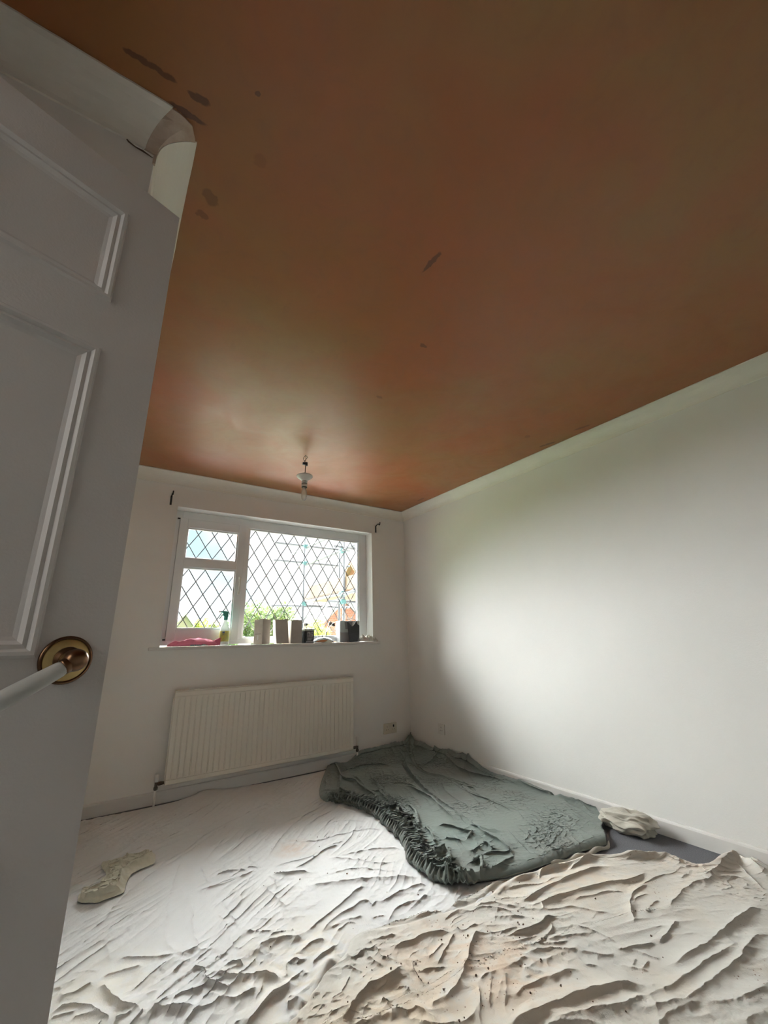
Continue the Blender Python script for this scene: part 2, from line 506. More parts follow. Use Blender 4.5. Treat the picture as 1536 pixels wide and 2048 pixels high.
C_ragL = [100, 2533, 103, 2589, 138, 2605, 174, 2604, 179, 2651, 203, 2701, 187, 2784, 189, 2835, 227, 2842, 278, 2856, 357, 2837, 403, 2820]
C_ragR = [112, 2512, 162, 2472, 194, 2474, 232, 2480, 261, 2477, 271, 2530, 287, 2595, 305, 2636, 344, 2664, 373, 2672, 403, 2695, 416, 2780]

# ------------------------------------------------------------------ materials of the room
def wall_mat(name, color, mott=0.03):
    return mat(name, color, rough=0.75, bump=0.25, bscale=160, var=mott, vscale=1.7, spec=0.25)
M_wall = wall_mat('painted_wall', (0.87, 0.86, 0.83))
M_dim_wall = mat('dimmed_unseen_wall', (0.42, 0.41, 0.40), rough=0.8, var=0.2, vscale=2)  # dark grey given to unseen walls to cut bounced light near the camera
M_trim = mat('painted_trim', (0.72, 0.70, 0.67), rough=0.45, bump=0.1, bscale=90, var=0.03)
M_door = mat('door_paint', (0.70, 0.68, 0.66), rough=0.5, bump=0.25, bscale=220, var=0.03)
M_coving = mat('coving_paint', (0.86, 0.83, 0.76), rough=0.7, bump=0.15, bscale=70, var=0.05, vscale=6)
M_rough_plaster = mat('bare_plaster', (0.58, 0.50, 0.42), rough=0.9, bump=0.8, bscale=70, vscale=18, col2=(0.44, 0.33, 0.25))
M_upvc = mat('window_plastic', (0.87, 0.885, 0.90), rough=0.35)
M_black = mat('black_metal', (0.012, 0.012, 0.012), rough=0.45)
M_rubber = mat('grey_rubber', (0.45, 0.45, 0.46), rough=0.7)
M_lead = mat('lead_strip', (0.17, 0.17, 0.18), rough=0.6)
M_white_plastic = mat('white_plastic', (0.78, 0.76, 0.72), rough=0.35)
M_cream_plastic = mat('cream_plastic', (0.62, 0.58, 0.48), rough=0.35)
M_hole = mat('socket_hole', (0.01, 0.01, 0.01), rough=0.8)
M_carpet = mat('grey_carpet', (0.165, 0.165, 0.175), rough=1.0, bump=1.0, bscale=420, vscale=240, col2=(0.11, 0.11, 0.12), spec=0.1)
M_rad = mat('radiator_enamel', (0.74, 0.70, 0.62), rough=0.35)

# fresh gypsum plaster: mottled terracotta with damp streaks that stand where the trowel left them
def ceiling_mat():
    m = bpy.data.materials.new('fresh_plaster'); m.use_nodes = True
    n = m.node_tree.nodes; l = m.node_tree.links; b = n['Principled BSDF']; b.inputs['Roughness'].default_value = 0.62
    b.inputs['Specular IOR Level'].default_value = 0.5
    g = n.new('ShaderNodeNewGeometry')
    def noise(scale, detail, dist=0.0, vec=None):
        x = n.new('ShaderNodeTexNoise'); x.inputs['Scale'].default_value = scale; x.inputs['Detail'].default_value = detail
        x.inputs['Distortion'].default_value = dist; l.new(vec or g.outputs['Position'], x.inputs['Vector']); return x.outputs['Fac']
    def ramp(f, a, ca, b_, cb):
        r = n.new('ShaderNodeValToRGB'); r.color_ramp.elements[0].position = a; r.color_ramp.elements[0].color = (*ca, 1)
        r.color_ramp.elements[1].position = b_; r.color_ramp.elements[1].color = (*cb, 1); l.new(f, r.inputs['Fac']); return r.outputs['Color']
    def mix(f, a, b_, mode='MIX'):
        x = n.new('ShaderNodeMix'); x.data_type = 'RGBA'; x.blend_type = mode
        if isinstance(f, float): x.inputs[0].default_value = f
        else: l.new(f, x.inputs[0])
        for s, v in ((6, a), (7, b_)):
            if isinstance(v, tuple): x.inputs[s].default_value = (*v, 1)
            else: l.new(v, x.inputs[s])
        return x.outputs[2]
    def math_(op, a, b_=None):
        x = n.new('ShaderNodeMath'); x.operation = op
        for s, v in ((0, a), (1, b_)):
            if v is None: continue
            if isinstance(v, (int, float)): x.inputs[s].default_value = v
            else: l.new(v, x.inputs[s])
        return x.outputs[0]
    base = ramp(noise(1.15, 5, 0.6), 0.36, (0.265, 0.080, 0.020), 0.62, (0.235, 0.115, 0.034))
    base = mix(ramp(noise(2.6, 6, 1.5), 0.42, (0, 0, 0), 0.72, (0.55, 0.55, 0.55)), base, (0.285, 0.085, 0.030))
    base = mix(ramp(noise(7.0, 8, 2.5), 0.5, (0, 0, 0), 0.8, (0.5, 0.5, 0.5)), base, (0.205, 0.085, 0.032))
    # damp / trowel marks: position, half length, half width, heading, strength
    marks = [(0.847, 0.893, 0.050, 0.010, 1.55, 0.8), (1.114, 1.273, 0.022, 0.010, 0.2, 0.7), (1.175, 1.757, 0.022, 0.012, 0.1, 0.5),
             (0.019, 0.842, 0.026, 0.010, 0.0, 0.9), (-0.118, 0.837, 0.030, 0.007, 0.0, 0.8), (-0.067, 0.836, 0.035, 0.008, 0.0, 0.8),
             (0.0, 0.893, 0.045, 0.009, 0.0, 1.0), (0.144, 0.750, 0.006, 0.006, 0.0, 0.8), (2.578, 1.63, 0.060, 0.012, 1.8, 0.8),
             (2.345, 1.624, 0.022, 0.02, 0.3, 0.4), (2.56, 1.34, 0.055, 0.012, 1.8, 0.6), (0.091, 1.162, 0.020, 0.014, 0.2, 0.5),
             (0.1, 1.09, 0.028, 0.02, 0.9, 0.5), (2.555, 3.10, 0.060, 0.016, 1.5, 0.6), (0.2, 0.9, 0.02, 0.02, 0, 0.2)]
    sx = n.new('ShaderNodeSeparateXYZ'); l.new(g.outputs['Position'], sx.inputs[0])
    wob = math_('MULTIPLY', math_('SUBTRACT', noise(45, 3), 0.5), 0.022)
    X = math_('ADD', sx.outputs[0], wob); Y = math_('ADD', sx.outputs[1], math_('MULTIPLY', wob, -0.8)); tot = None
    for (mx, my, a, w, th, s) in marks:
        dx = math_('SUBTRACT', X, mx); dy = math_('SUBTRACT', Y, my); c_, s_ = math.cos(th), math.sin(th)
        p = math_('DIVIDE', math_('ADD', math_('MULTIPLY', dx, c_), math_('MULTIPLY', dy, s_)), a)
        q = math_('DIVIDE', math_('SUBTRACT', math_('MULTIPLY', dy, c_), math_('MULTIPLY', dx, s_)), w)
        d = math_('ADD', math_('POWER', p, 2.0), math_('POWER', q, 2.0))
        k = math_('MULTIPLY', math_('MAXIMUM', math_('MINIMUM', math_('MULTIPLY', math_('SUBTRACT', 1.25, d), 2.0), 1.0), 0.0), s)
        tot = k if tot is None else math_('MAXIMUM', tot, k)
    # hairline of wet plaster along the new joint with the coving at the window wall
    e1 = math_('MULTIPLY', math_('MAXIMUM', math_('SUBTRACT', sx.outputs[1], 3.520), 0.0), 40.0)
    e1 = math_('MULTIPLY', math_('MINIMUM', e1, 1.0), ramp(noise(9, 4), 0.3, (0, 0, 0), 0.6, (0.75, 0.75, 0.75)))
    tot = math_('MAXIMUM', tot, e1)
    base = mix(tot, base, (0.085, 0.026, 0.009))
    l.new(base, b.inputs['Base Color'])
    # sweep marks of the trowel
    bp = n.new('ShaderNodeBump'); bp.inputs['Strength'].default_value = 0.25; bp.inputs['Distance'].default_value = 0.004
    l.new(noise(5.0, 7, 3.0), bp.inputs['Height']); l.new(bp.outputs['Normal'], b.inputs['Normal'])
    rr = ramp(noise(3.0, 5, 2.0), 0.3, (0.38, 0.38, 0.38), 0.7, (0.50, 0.50, 0.50)); l.new(rr, b.inputs['Roughness'])
    return m
M_ceiling = ceiling_mat()

# ------------------------------------------------------------------ room shell
bm = bmesh.new(); box(bm, XN - 0.15, R + 0.15, YB - 0.15, D + 0.29, -0.12, 0.0); struct('floor', bm, M_carpet)
bm = bmesh.new(); box(bm, XN - 0.15, R + 0.15, YB - 0.15, D + 0.29, H, H + 0.12); struct('ceiling', bm, M_ceiling)
OX0, OX1, OZ0, OZ1 = 0.407, 2.292, 1.015, 2.133          # window opening
bm = bmesh.new()
box(bm, L - 0.1, OX0, D, D + 0.28, 0, H); box(bm, OX1, R + 0.12, D, D + 0.28, 0, H)
box(bm, OX0, OX1, D, D + 0.28, 0, OZ0); box(bm, OX0, OX1, D, D + 0.28, OZ1, H)
struct('wall_window', bm, M_wall)
bm = bmesh.new(); box(bm, R, R + 0.12, YB - 0.12, D, 0, H); struct('wall_right', bm, M_wall)
bm = bmesh.new(); box(bm, L - 0.1, L, YA + 0.1, D, 0, H); box(bm, XN, L, YA, YA + 0.1, 0, H); struct('wall_left', bm, M_wall)
bm = bmesh.new(); box(bm, XN - 0.12, R, YB - 0.12, YB, 0, H); struct('wall_back', bm, M_dim_wall)
# doorway wall on the left: hinge side at y=.60, opening -.18 to .60
HX, HY = -0.6965, 0.580
bm = bmesh.new()
box(bm, XN - 0.1, XN, 0.625, YA + 0.1, 0, H); box(bm, XN - 0.1, XN, YB, -0.20, 0, H); box(bm, XN - 0.1, XN, -0.20, 0.625, 2.02, H)
struct('wall_doorway', bm, M_wall)
bm = bmesh.new(); box(bm, XN - 0.75, XN - 0.1, -0.5, -0.4, 0, H); box(bm, XN - 0.75, XN - 0.1, 0.85, 0.95, 0, H); box(bm, XN - 0.85, XN - 0.75, -0.5, 0.95, 0, H)
box(bm, XN - 0.85, XN - 0.15, -0.5, 0.95, -0.1, -0.002); box(bm, XN - 0.85, XN - 0.15, -0.5, 0.95, H, H + 0.1)
struct('wall_landing', bm, M_dim_wall)
bm = bmesh.new()
box(bm, XN - 0.11, XN + 0.012, 0.60, 0.66, 0, 2.05, 0.003); box(bm, XN - 0.11, XN + 0.012, -0.24, -0.18, 0, 2.05, 0.003); box(bm, XN - 0.11, XN + 0.012, -0.18, 0.60, 1.995, 2.05, 0.003)
struct('trim_1', bm, M_trim)

# coving: concave quarter, 90 x 85 mm
CO, CD = 0.0906, 0.0845
def cove_profile(co=CO, cd=CD, n=9, lip=0.006):
    p = [(0, -cd), (lip, -cd)]
    for i in range(n + 1):
        a = i / n * math.pi / 2
        p.append((lip + (co - lip) * (1 - math.cos(a)), -cd + (cd - lip) * math.sin(a)))
    p += [(co, 0), (0, 0)]
    return p
def cove(name, p0, p1, nrm, m, prof=None, segs=1, ends=(0, 0), rough=0.0):
    """p0,p1: wall line at ceiling; nrm: into the room; ends: mitre offsets along the run per unit depth"""
    prof = prof or cove_profile(); bm = bmesh.new(); p0, p1, nrm = Vector(p0), Vector(p1), Vector(nrm)
    d = (p1 - p0).normalized(); rings = []
    for s in range(segs + 1):
        f = s / segs; ring = []
        for (a, z) in prof:
            q = p0.lerp(p1, f) + nrm * a + Vector((0, 0, z))
            q += d * (ends[0] * a * (1 - f) + ends[1] * a * f)
            if rough: q += nrm * rough * (mnoise.noise(q * 22) if a > 0.01 else 0) + Vector((0, 0, rough * 0.5 * mnoise.noise(q * 31)))
            q.z = min(q.z, H)
            ring.append(bm.verts.new(q))
        rings.append(ring)
    k = len(prof)
    for a, b in zip(rings, rings[1:]):
        for i in range(k): bm.faces.new((a[i], a[(i + 1) % k], b[(i + 1) % k], b[i]))
    bm.faces.new(rings[0][::-1]); bm.faces.new(rings[-1])
    return struct(name, bm, m)
cove('trim_2', (L, D, H), (R, D, H), (0, -1, 0), M_coving, ends=(1, -1), segs=60, rough=0.0015)
cove('trim_3', (R, YB, H), (R, D, H), (-1, 0, 0), M_coving, ends=(1, -1), segs=60, rough=0.0012)
cove('trim_4', (L, 0.985, H), (L, D, H), (1, 0, 0), M_coving, ends=(-0.41, -1), segs=40, rough=0.0015)
cove('trim_5', (XN, YA, H), (L - 0.027, YA, H), (0, -1, 0), M_coving, ends=(0, 0.55), segs=30, rough=0.002)
# missing mitre: bare plaster block between the two cut ends
bm = bmesh.new()
pr = cove_profile(0.0855, 0.083, 11, 0.004); rings = []
for (ox, oy, nx, ny) in [(L - 0.032, YA, 0.55, -1.0), (L - 0.006, YA, 0.55, -0.97), (L, YA - 0.001, 0.84, -0.84), (L, YA, 0.99, -0.50), (L, YA + 0.004, 1.02, -0.41)]:
    rings.append([bm.verts.new((ox + nx * a, oy + ny * a, H + z + 0.003 * mnoise.noise(Vector((ox + nx * a, oy + ny * a, z)) * 45) - 0.001)) for a, z in pr])
for a, b in zip(rings, rings[1:]):
    for i in range(len(pr)): bm.faces.new((a[i], a[(i + 1) % len(pr)], b[(i + 1) % len(pr)], b[i]))
bm.faces.new(rings[0][::-1]); bm.faces.new(rings[-1])
for v in bm.verts: v.co.z = min(v.co.z, H)
struct('trim_6', bm, M_rough_plaster)
# dark brown crack line and torn paint edge under the missing piece
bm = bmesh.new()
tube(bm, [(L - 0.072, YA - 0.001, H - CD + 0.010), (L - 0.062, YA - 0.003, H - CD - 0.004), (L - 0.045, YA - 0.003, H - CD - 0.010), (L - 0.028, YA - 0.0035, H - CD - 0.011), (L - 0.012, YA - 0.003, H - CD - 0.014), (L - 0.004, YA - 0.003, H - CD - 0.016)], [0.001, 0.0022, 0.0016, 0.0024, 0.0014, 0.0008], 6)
struct('trim_7', bm, mat('dark_crack', (0.12, 0.08, 0.05), 0.95))
bm = bmesh.new(); box(bm, L - 0.003, L + 0.004, YA - 0.0045, YA + 0.003, H - CD - 0.034, H - CD - 0.004, 0.001); struct('trim_8', bm, M_rough_plaster)

def skirt(name, p0, p1, nrm):
    bm = bmesh.new(); p0, p1, nrm = Vector(p0), Vector(p1), Vector(nrm)
    prof = [(0, 0), (0.015, 0), (0.015, 0.066), (0.012, 0.074), (0.006, 0.0776), (0, 0.0776)]
    A = [bm.verts.new(p0 + nrm * a + Vector((0, 0, z))) for a, z in prof]; B = [bm.verts.new(p1 + nrm * a + Vector((0, 0, z))) for a, z in prof]
    for i in range(6): bm.faces.new((A[i], A[(i + 1) % 6], B[(i + 1) % 6], B[i]))
    bm.faces.new(A[::-1]); bm.faces.new(B); return struct(name, bm, M_trim)
skirt('baseboard_window', (L, D, 0), (R, D, 0), (0, -1, 0)); skirt('baseboard_right', (R, YB, 0), (R, D, 0), (-1, 0, 0))
skirt('baseboard_left', (L, YA, 0), (L, D, 0), (1, 0, 0)); skirt('baseboard_cupboard', (XN, YA, 0), (L, YA, 0), (0, -1, 0))
skirt('baseboard_back', (XN, YB, 0), (R, YB, 0), (0, 1, 0))

# ------------------------------------------------------------------ window
M_glass = bpy.data.materials.new('window_glass'); M_glass.use_nodes = True
_n = M_glass.node_tree.nodes; _l = M_glass.node_tree.links; _n.clear()
_o = _n.new('ShaderNodeOutputMaterial'); _mx = _n.new('ShaderNodeMixShader'); _t = _n.new('ShaderNodeBsdfTransparent'); _g = _n.new('ShaderNodeBsdfGlossy')
_f = _n.new('ShaderNodeFresnel'); _f.inputs['IOR'].default_value = 1.25; _g.inputs['Roughness'].default_value = 0.02; _t.inputs['Color'].default_value = (0.97, 0.99, 0.98, 1)
_l.new(_f.outputs[0], _mx.inputs[0]); _l.new(_t.outputs[0], _mx.inputs[1]); _l.new(_g.outputs[0], _mx.inputs[2]); _l.new(_mx.outputs[0], _o.inputs[0])

win = empty('window_1', ((OX0 + OX1) / 2, D + 0.12, 1.04)); win['kind'] = 'structure'
WO = Vector(win.location)
def wobj(name, bm, m, parent=win, smooth=False):
    for v in bm.verts: v.co -= WO if parent == win else Vector((0, 0, 0))
    return obj(name, bm, m, parent, smooth)
FY = D + 0.12                                     # front plane of the outer frame
G = dict(g1=(0.527, 0.928, 1.738, 1.980), g2=(0.524, 0.930, 1.170, 1.643), g3=(1.052, 2.192, 1.092, 2.040))
bm = bmesh.new()
fx0, fx1, fz0, fz1 = OX0, OX1, 1.037, 2.133
for b in ((fx0, 0.470, fz0, fz1), (2.205, fx1, fz0, fz1)): box(bm, b[0], b[1], FY, FY + 0.07, b[2], b[3], 0.004)
box(bm, 0.470, 2.205, FY, FY + 0.07, 2.055, fz1, 0.004); box(bm, 0.470, 2.205, FY, FY + 0.07, fz0, 1.078, 0.004)
wobj('window_frame', bm, M_upvc)
bm = bmesh.new(); box(bm, 0.985, 1.040, FY, FY + 0.07, 1.078, 2.055, 0.004); wobj('mullion', bm, M_upvc)
# glazing bead round the fixed light
def bead(bm, x0, x1, z0, z1, y, w=0.014, d=0.02):
    for b in ((x0 - w, x0, z0 - w, z1 + w), (x1, x1 + w, z0 - w, z1 + w), (x0, x1, z1, z1 + w), (x0, x1, z0 - w, z0)):
        box(bm, b[0], b[1], y, y + d, b[2], b[3], 0.003)
bm = bmesh.new(); x0, x1, z0, z1 = G['g3']; bead(bm, x0, x1, z0, z1, FY + 0.012); wobj('glazing_bead', bm, M_upvc)
# opening casement on the left: stiles, rails, middle rail
bm = bmesh.new(); SY = FY - 0.018
for b in ((0.452, 0.513, 1.066, 2.068), (0.942, 1.003, 1.066, 2.068), (0.513, 0.942, 1.994, 2.068), (0.513, 0.942, 1.066, 1.156), (0.513, 0.942, 1.657, 1.724)):
    box(bm, b[0], b[1], SY, SY + 0.06, b[2], b[3], 0.004)
wobj('casement', bm, M_upvc)
bm = bmesh.new()
for k in ('g1', 'g2'): bead(bm, *G[k], SY + 0.012)
wobj('casement_bead', bm, M_upvc)
bm = bmesh.new(); box(bm, 0.4485, 0.4515, FY - 0.010, FY - 0.001, 1.10, 2.05); wobj('gasket', bm, M_rubber)
for z in (1.075, 2.058):
    bm = bmesh.new(); box(bm, 0.432, 0.4515, FY - 0.012, FY - 0.0005, z, z + 0.010, 0.001); wobj('hinge', bm, M_black)
bm = bmesh.new(); box(bm, 0.424, 0.4445, FY - 0.010, FY - 0.0005, 1.085, 1.155, 0.003); wobj('hinge_cover', bm, M_upvc)
bm = bmesh.new(); box(bm, 0.966, 0.984, SY - 0.012, SY, 1.445, 1.600, 0.004); box(bm, 0.969, 0.981, SY - 0.034, SY - 0.010, 1.575, 1.597, 0.004); box(bm, 0.968, 0.982, SY - 0.042, SY - 0.030, 1.462, 1.597, 0.005)
wobj('window_handle', bm, M_white_plastic)
# glass with stuck-on lead diamonds: each strip an object
def clip_line(x, z, dx, dz, b):
    t0, t1 = -9, 9
    for p, d, lo, hi in ((x, dx, b[0], b[1]), (z, dz, b[2], b[3])):
        a, c = (lo - p) / d, (hi - p) / d
        if a > c: a, c = c, a
        t0, t1 = max(t0, a), min(t1, c)
    return (t0, t1) if t1 - t0 > 0.012 else None
def leaded(key, y, ax, az, dw, dh):
    b = G[key]; bm = bmesh.new(); box(bm, b[0] - 0.008, b[1] + 0.008, y, y + 0.004, b[2] - 0.008, b[3] + 0.008)
    g = wobj('glass_pane', bm, M_glass)
    for s in (1, -1):
        for k in range(-14, 28):
            px, pz = ax + k * dw, az; c = clip_line(px, pz, s * dw / 2, dh / 2, b)
            if not c: continue
            a_, c_ = c; p0 = Vector((px + s * dw / 2 * a_, 0, pz + dh / 2 * a_)); p1 = Vector((px + s * dw / 2 * c_, 0, pz + dh / 2 * c_))
            d = (p1 - p0).normalized(); n = Vector((-d.z, 0, d.x)) * 0.0036
            t = bmesh.new(); vs = []
            yy = y - 0.0016 - (0.0006 if s > 0 else 0)
            for q, yo in ((p0 - n, yy), (p0 - n * 0.5, yy - 0.0012), (p0 + n * 0.5, yy - 0.0012), (p0 + n, yy), (p0 + n, y - 0.0002), (p0 - n, y - 0.0002)):
                vs.append((t.verts.new((q.x, yo, q.z)), t.verts.new((q.x + (p1 - p0).x, yo, q.z + (p1 - p0).z))))
            for i in range(6): t.faces.new((vs[i][0], vs[(i + 1) % 6][0], vs[(i + 1) % 6][1], vs[i][1]))
            for v in t.verts: v.co -= WO
            obj('lead_strip', t, M_lead, g)
leaded('g3', FY + 0.026, 1.101, 2.040, 0.1265, 0.204)
leaded('g1', SY + 0.026, 0.609, 1.738, 0.1305, 0.2035)
leaded('g2', SY + 0.026, 0.563, 1.643, 0.1305, 0.2035)
# inner sill with rounded nosing
bm = bmesh.new(); box(bm, 0.332, 2.357, D - 0.036, D, 1.004, 1.027, 0.006); box(bm, OX0 + 0.001, OX1 - 0.001, D - 0.004, FY + 0.03, 1.004, 1.027, 0.002)
wobj('window_sill', bm, M_trim)
bm = bmesh.new(); box(bm, OX0, OX1, FY + 0.06, D + 0.36, 0.98, 1.012, 0.004); wobj('outer_sill', bm, M_upvc)
SZ = 1.0275

# ------------------------------------------------------------------ door
th = 0.345; DH = 1.981; DW = 0.762
door = empty('door_1', (HX, HY, 0.0), rz=th); door['kind'] = 'structure'
# local: x from hinge (0) to lock edge (.762), y = thickness (0 front face towards camera, +y behind), z up
def panel_slab():
    bm = bmesh.new(); T = 0.035; zb = 0.008
    cols = [(0.094, 0.334), (0.428, 0.668)]
    rows = [(0.22, 0.80), (1.034, 1.566), (1.670, 1.892)]
    xs = [0] + [c for p in cols for c in p] + [DW]; zs = [zb] + [c for p in rows for c in p] + [DH]
    prof = [(0.0, 0.0), (0.004, -0.005), (0.009, -0.005), (0.013, 0.002), (0.019, 0.000), (0.024, 0.007), (0.030, 0.009)]   # inset, depth (y)
    def face_side(sgn, y0):
        cache = {}
        def V(x, z):
            k = (round(x, 4), round(z, 4))
            if k not in cache: cache[k] = bm.verts.new((x, y0, z))
            return cache[k]
        for i in range(len(xs) - 1):
            for j in range(len(zs) - 1):
                x0, x1, z0, z1 = xs[i], xs[i + 1], zs[j], zs[j + 1]
                if i % 2 == 1 and j % 2 == 1:
                    prev = [V(x0, z0), V(x1, z0), V(x1, z1), V(x0, z1)]
                    for (ins, dp) in prof[1:]:
                        cur = [bm.verts.new((a, y0 + sgn * dp, b)) for a, b in ((x0 + ins, z0 + ins), (x1 - ins, z0 + ins), (x1 - ins, z1 - ins), (x0 + ins, z1 - ins))]
                        for q in range(4): bm.faces.new((prev[q], prev[(q + 1) % 4], cur[(q + 1) % 4], cur[q]))
                        prev = cur
                    bm.faces.new(prev)
                else: bm.faces.new((V(x0, z0), V(x1, z0), V(x1, z1), V(x0, z1)))
        return V
    A = face_side(1, 0.0); B = face_side(-1, T)
    for i in range(len(xs) - 1):
        for z in (zs[0], zs[-1]): bm.faces.new((A(xs[i], z), A(xs[i + 1], z), B(xs[i + 1], z), B(xs[i], z)))
    for j in range(len(zs) - 1):
        for x in (xs[0], xs[-1]): bm.faces.new((A(x, zs[j]), A(x, zs[j + 1]), B(x, zs[j + 1]), B(x, zs[j])))
    return bm
obj('door_leaf', panel_slab(), M_door, door)
M_brass = mat('aged_brass', (0.80, 0.62, 0.28), rough=0.42, metal=1.0, var=0.25, vscale=30)
M_brass_dark = mat('tarnished_brass', (0.16, 0.09, 0.05), rough=0.28, metal=1.0)
M_grip = mat('painted_lever', (0.60, 0.61, 0.58), rough=0.45, var=0.12, vscale=25)
lx, lz = 0.762 - 0.0575, 1.0293
for side in (1, -1):                                   # a lever set on each face
    y0 = 0.0 if side == 1 else 0.035
    hd = empty('lever_handle', (lx, y0, lz)); hd.parent = door
    Mx = Matrix.Rotation(math.pi / 2 * side, 4, 'X')   # local z -> -y (towards the camera side)
    bm = bmesh.new(); lathe(bm, [(0, 0), (0.0335, 0), (0.0345, 0.002), (0.0345, 0.005), (0.032, 0.0075), (0.0305, 0.0070), (0.0300, 0.0055)], 48, Mx); obj('rose_rim', bm, M_brass_dark, hd, True)
    bm = bmesh.new(); lathe(bm, [(0.0300, 0.0055), (0.0290, 0.0065), (0.018, 0.0080), (0.013, 0.009), (0, 0.009)], 48, Mx); obj('rose_plate', bm, M_brass, hd, True)
    bm = bmesh.new(); lathe(bm, [(0.0175, 0.008), (0.0188, 0.011), (0.0180, 0.015), (0.0150, 0.018), (0.0135, 0.023), (0.0150, 0.030), (0.0160, 0.038), (0.0150, 0.046), (0.0110, 0.052), (0.005, 0.0545), (0, 0.055)], 32, Mx); obj('lever_neck', bm, M_brass_dark, hd, True)
    bm = bmesh.new()
    tube(bm, [(-0.004, -side * 0.042, -0.002), (-0.0130, -side * 0.043, -0.0078), (-0.0150, -side * 0.043, -0.0090)], [0.0098, 0.0112, 0.0112], 20)
    obj('lever_collar', bm, M_brass_dark, hd, True)
    bm = bmesh.new()
    tube(bm, [(-0.86 * q - 0.001, -side * (0.043 + 0.004 * math.sin(q * 26)), -0.508 * q - 0.0012) for q in (0.0155, 0.020, 0.045, 0.075, 0.100, 0.114, 0.119)],
         [0.0092, 0.0108, 0.0118, 0.0124, 0.0118, 0.0090, 0.003], 24)
    obj('lever_grip', bm, M_grip, hd, True)
bm = bmesh.new(); box(bm, DW - 0.0005, DW + 0.001, 0.006, 0.029, 0.92, 1.08); obj('latch', bm, M_brass, door)
for z in (0.22, 1.72):
    bm = bmesh.new(); tube(bm, [(-0.006, -0.004, z), (-0.006, -0.004, z + 0.076)], 0.006, 10); box(bm, -0.003, 0.0, 0.0, 0.03, z, z + 0.076); obj('hinge', bm, M_brass, door)

# ------------------------------------------------------------------ radiator
RX0, RX1, RZ0, RZ1, RY = 0.537, 2.018, 0.124, 0.716, D - 0.090
rad = empty('radiator', ((RX0 + RX1) / 2, D, RZ0), 'long cream-white ribbed panel radiator on the wall under the window', 'radiator')
RO = Vector(rad.location)
def robj(name, bm, m, smooth=False):
    for v in bm.verts: v.co -= RO
    return obj(name, bm, m, rad, smooth)
bm = bmesh.new(); pitch = 0.0392; n = int((RX1 - RX0 - 0.05) / pitch); x = RX0 + (RX1 - RX0 - n * pitch) / 2
xs = [(RX0, 0.004), (RX0 + 0.003, 0.0)]
for i in range(n + 1):
    c = x + i * pitch; xs += [(c - 0.006, 0.0), (c - 0.002, 0.0055), (c + 0.002, 0.0055), (c + 0.006, 0.0)]
xs += [(RX1 - 0.003, 0.0), (RX1, 0.004)]
zs = [(RZ0, 0, 0.004), (RZ0 + 0.004, 0, 0), (RZ0 + 0.028, 0, 0), (RZ0 + 0.031, 0, 0.003), (RZ0 + 0.034, 0, 0), (RZ0 + 0.050, 1, 0), (RZ1 - 0.055, 1, 0), (RZ1 - 0.036, 0, 0), (RZ1 - 0.033, 0, 0.003), (RZ1 - 0.030, 0, 0), (RZ1 - 0.004, 0, 0), (RZ1, 0, 0.004)]
rows = [[bm.verts.new((a, RY + d * k + e + (0 if i not in (0, len(xs) - 1) else d), z)) for i, (a, d) in enumerate(xs)] for z, k, e in zs]
for a, b in zip(rows, rows[1:]):
    for i in range(len(xs) - 1): bm.faces.new((a[i], a[i + 1], b[i + 1], b[i]))
back = [[bm.verts.new((a, RY + 0.012, z)) for a in (RX0, RX1)] for z in (RZ0, RZ1)]
bm.faces.new([rows[0][0], *[rows[0][i] for i in range(1, len(xs))], back[0][1], back[0][0]])
bm.faces.new([rows[-1][0], *[rows[-1][i] for i in range(1, len(xs))], back[1][1], back[1][0]][::-1])
bm.faces.new([r[0] for r in rows] + [back[1][0], back[0][0]]); bm.faces.new([r[-1] for r in rows] + [back[1][1], back[0][1]])
bm.faces.new((back[0][0], back[0][1], back[1][1], back[1][0]))
robj('front_panel', bm, M_rad)
bm = bmesh.new(); box(bm, RX0 + 0.01, RX1 - 0.01, RY + 0.045, RY + 0.058, RZ0 + 0.002, RZ1 - 0.004, 0.003); robj('rear_panel', bm, M_rad)
bm = bmesh.new()
for k in range(36): box(bm, RX0 + 0.03 + k * 0.0400, RX0 + 0.052 + k * 0.0400, RY + 0.0125, RY + 0.0445, RZ0 + 0.06, RZ1 - 0.03)
robj('convector_fins', bm, M_rad)['kind'] = 'stuff'
bm = bmesh.new()
box(bm, RX0 + 0.004, RX1, RY + 0.001, RY + 0.006, RZ1, RZ1 + 0.006, 0.001); box(bm, RX0 + 0.004, RX1, RY + 0.052, RY + 0.058, RZ1 - 0.004, RZ1 + 0.006, 0.001)
for k in range(98): box(bm, RX0 + 0.012 + k * 0.01495, RX0 + 0.018 + k * 0.01495, RY + 0.005, RY + 0.053, RZ1 + 0.001, RZ1 + 0.004)
robj('top_grille', bm, M_rad)
bm = bmesh.new(); box(bm, RX0 - 0.0015, RX0 + 0.001, RY + 0.013, RY + 0.050, RZ0 + 0.01, RZ1 - 0.045); robj('side_cover', bm, M_rad)
bm = bmesh.new(); box(bm, RX1 - 0.001, RX1 + 0.0015, RY + 0.013, RY + 0.050, RZ0 + 0.01, RZ1 - 0.01); robj('side_cover', bm, M_rad)
for bx in (0.75, 1.80):
    bm = bmesh.new(); box(bm, bx, bx + 0.03, RY + 0.0585, D - 0.0008, 0.20, 0.64, 0.002); robj('wall_bracket', bm, M_rad)
M_chrome = mat('chrome', (0.62, 0.62, 0.62), rough=0.16, metal=1.0)
M_dullmetal = mat('dull_valve_metal', (0.18, 0.16, 0.14), rough=0.3, metal=1.0)
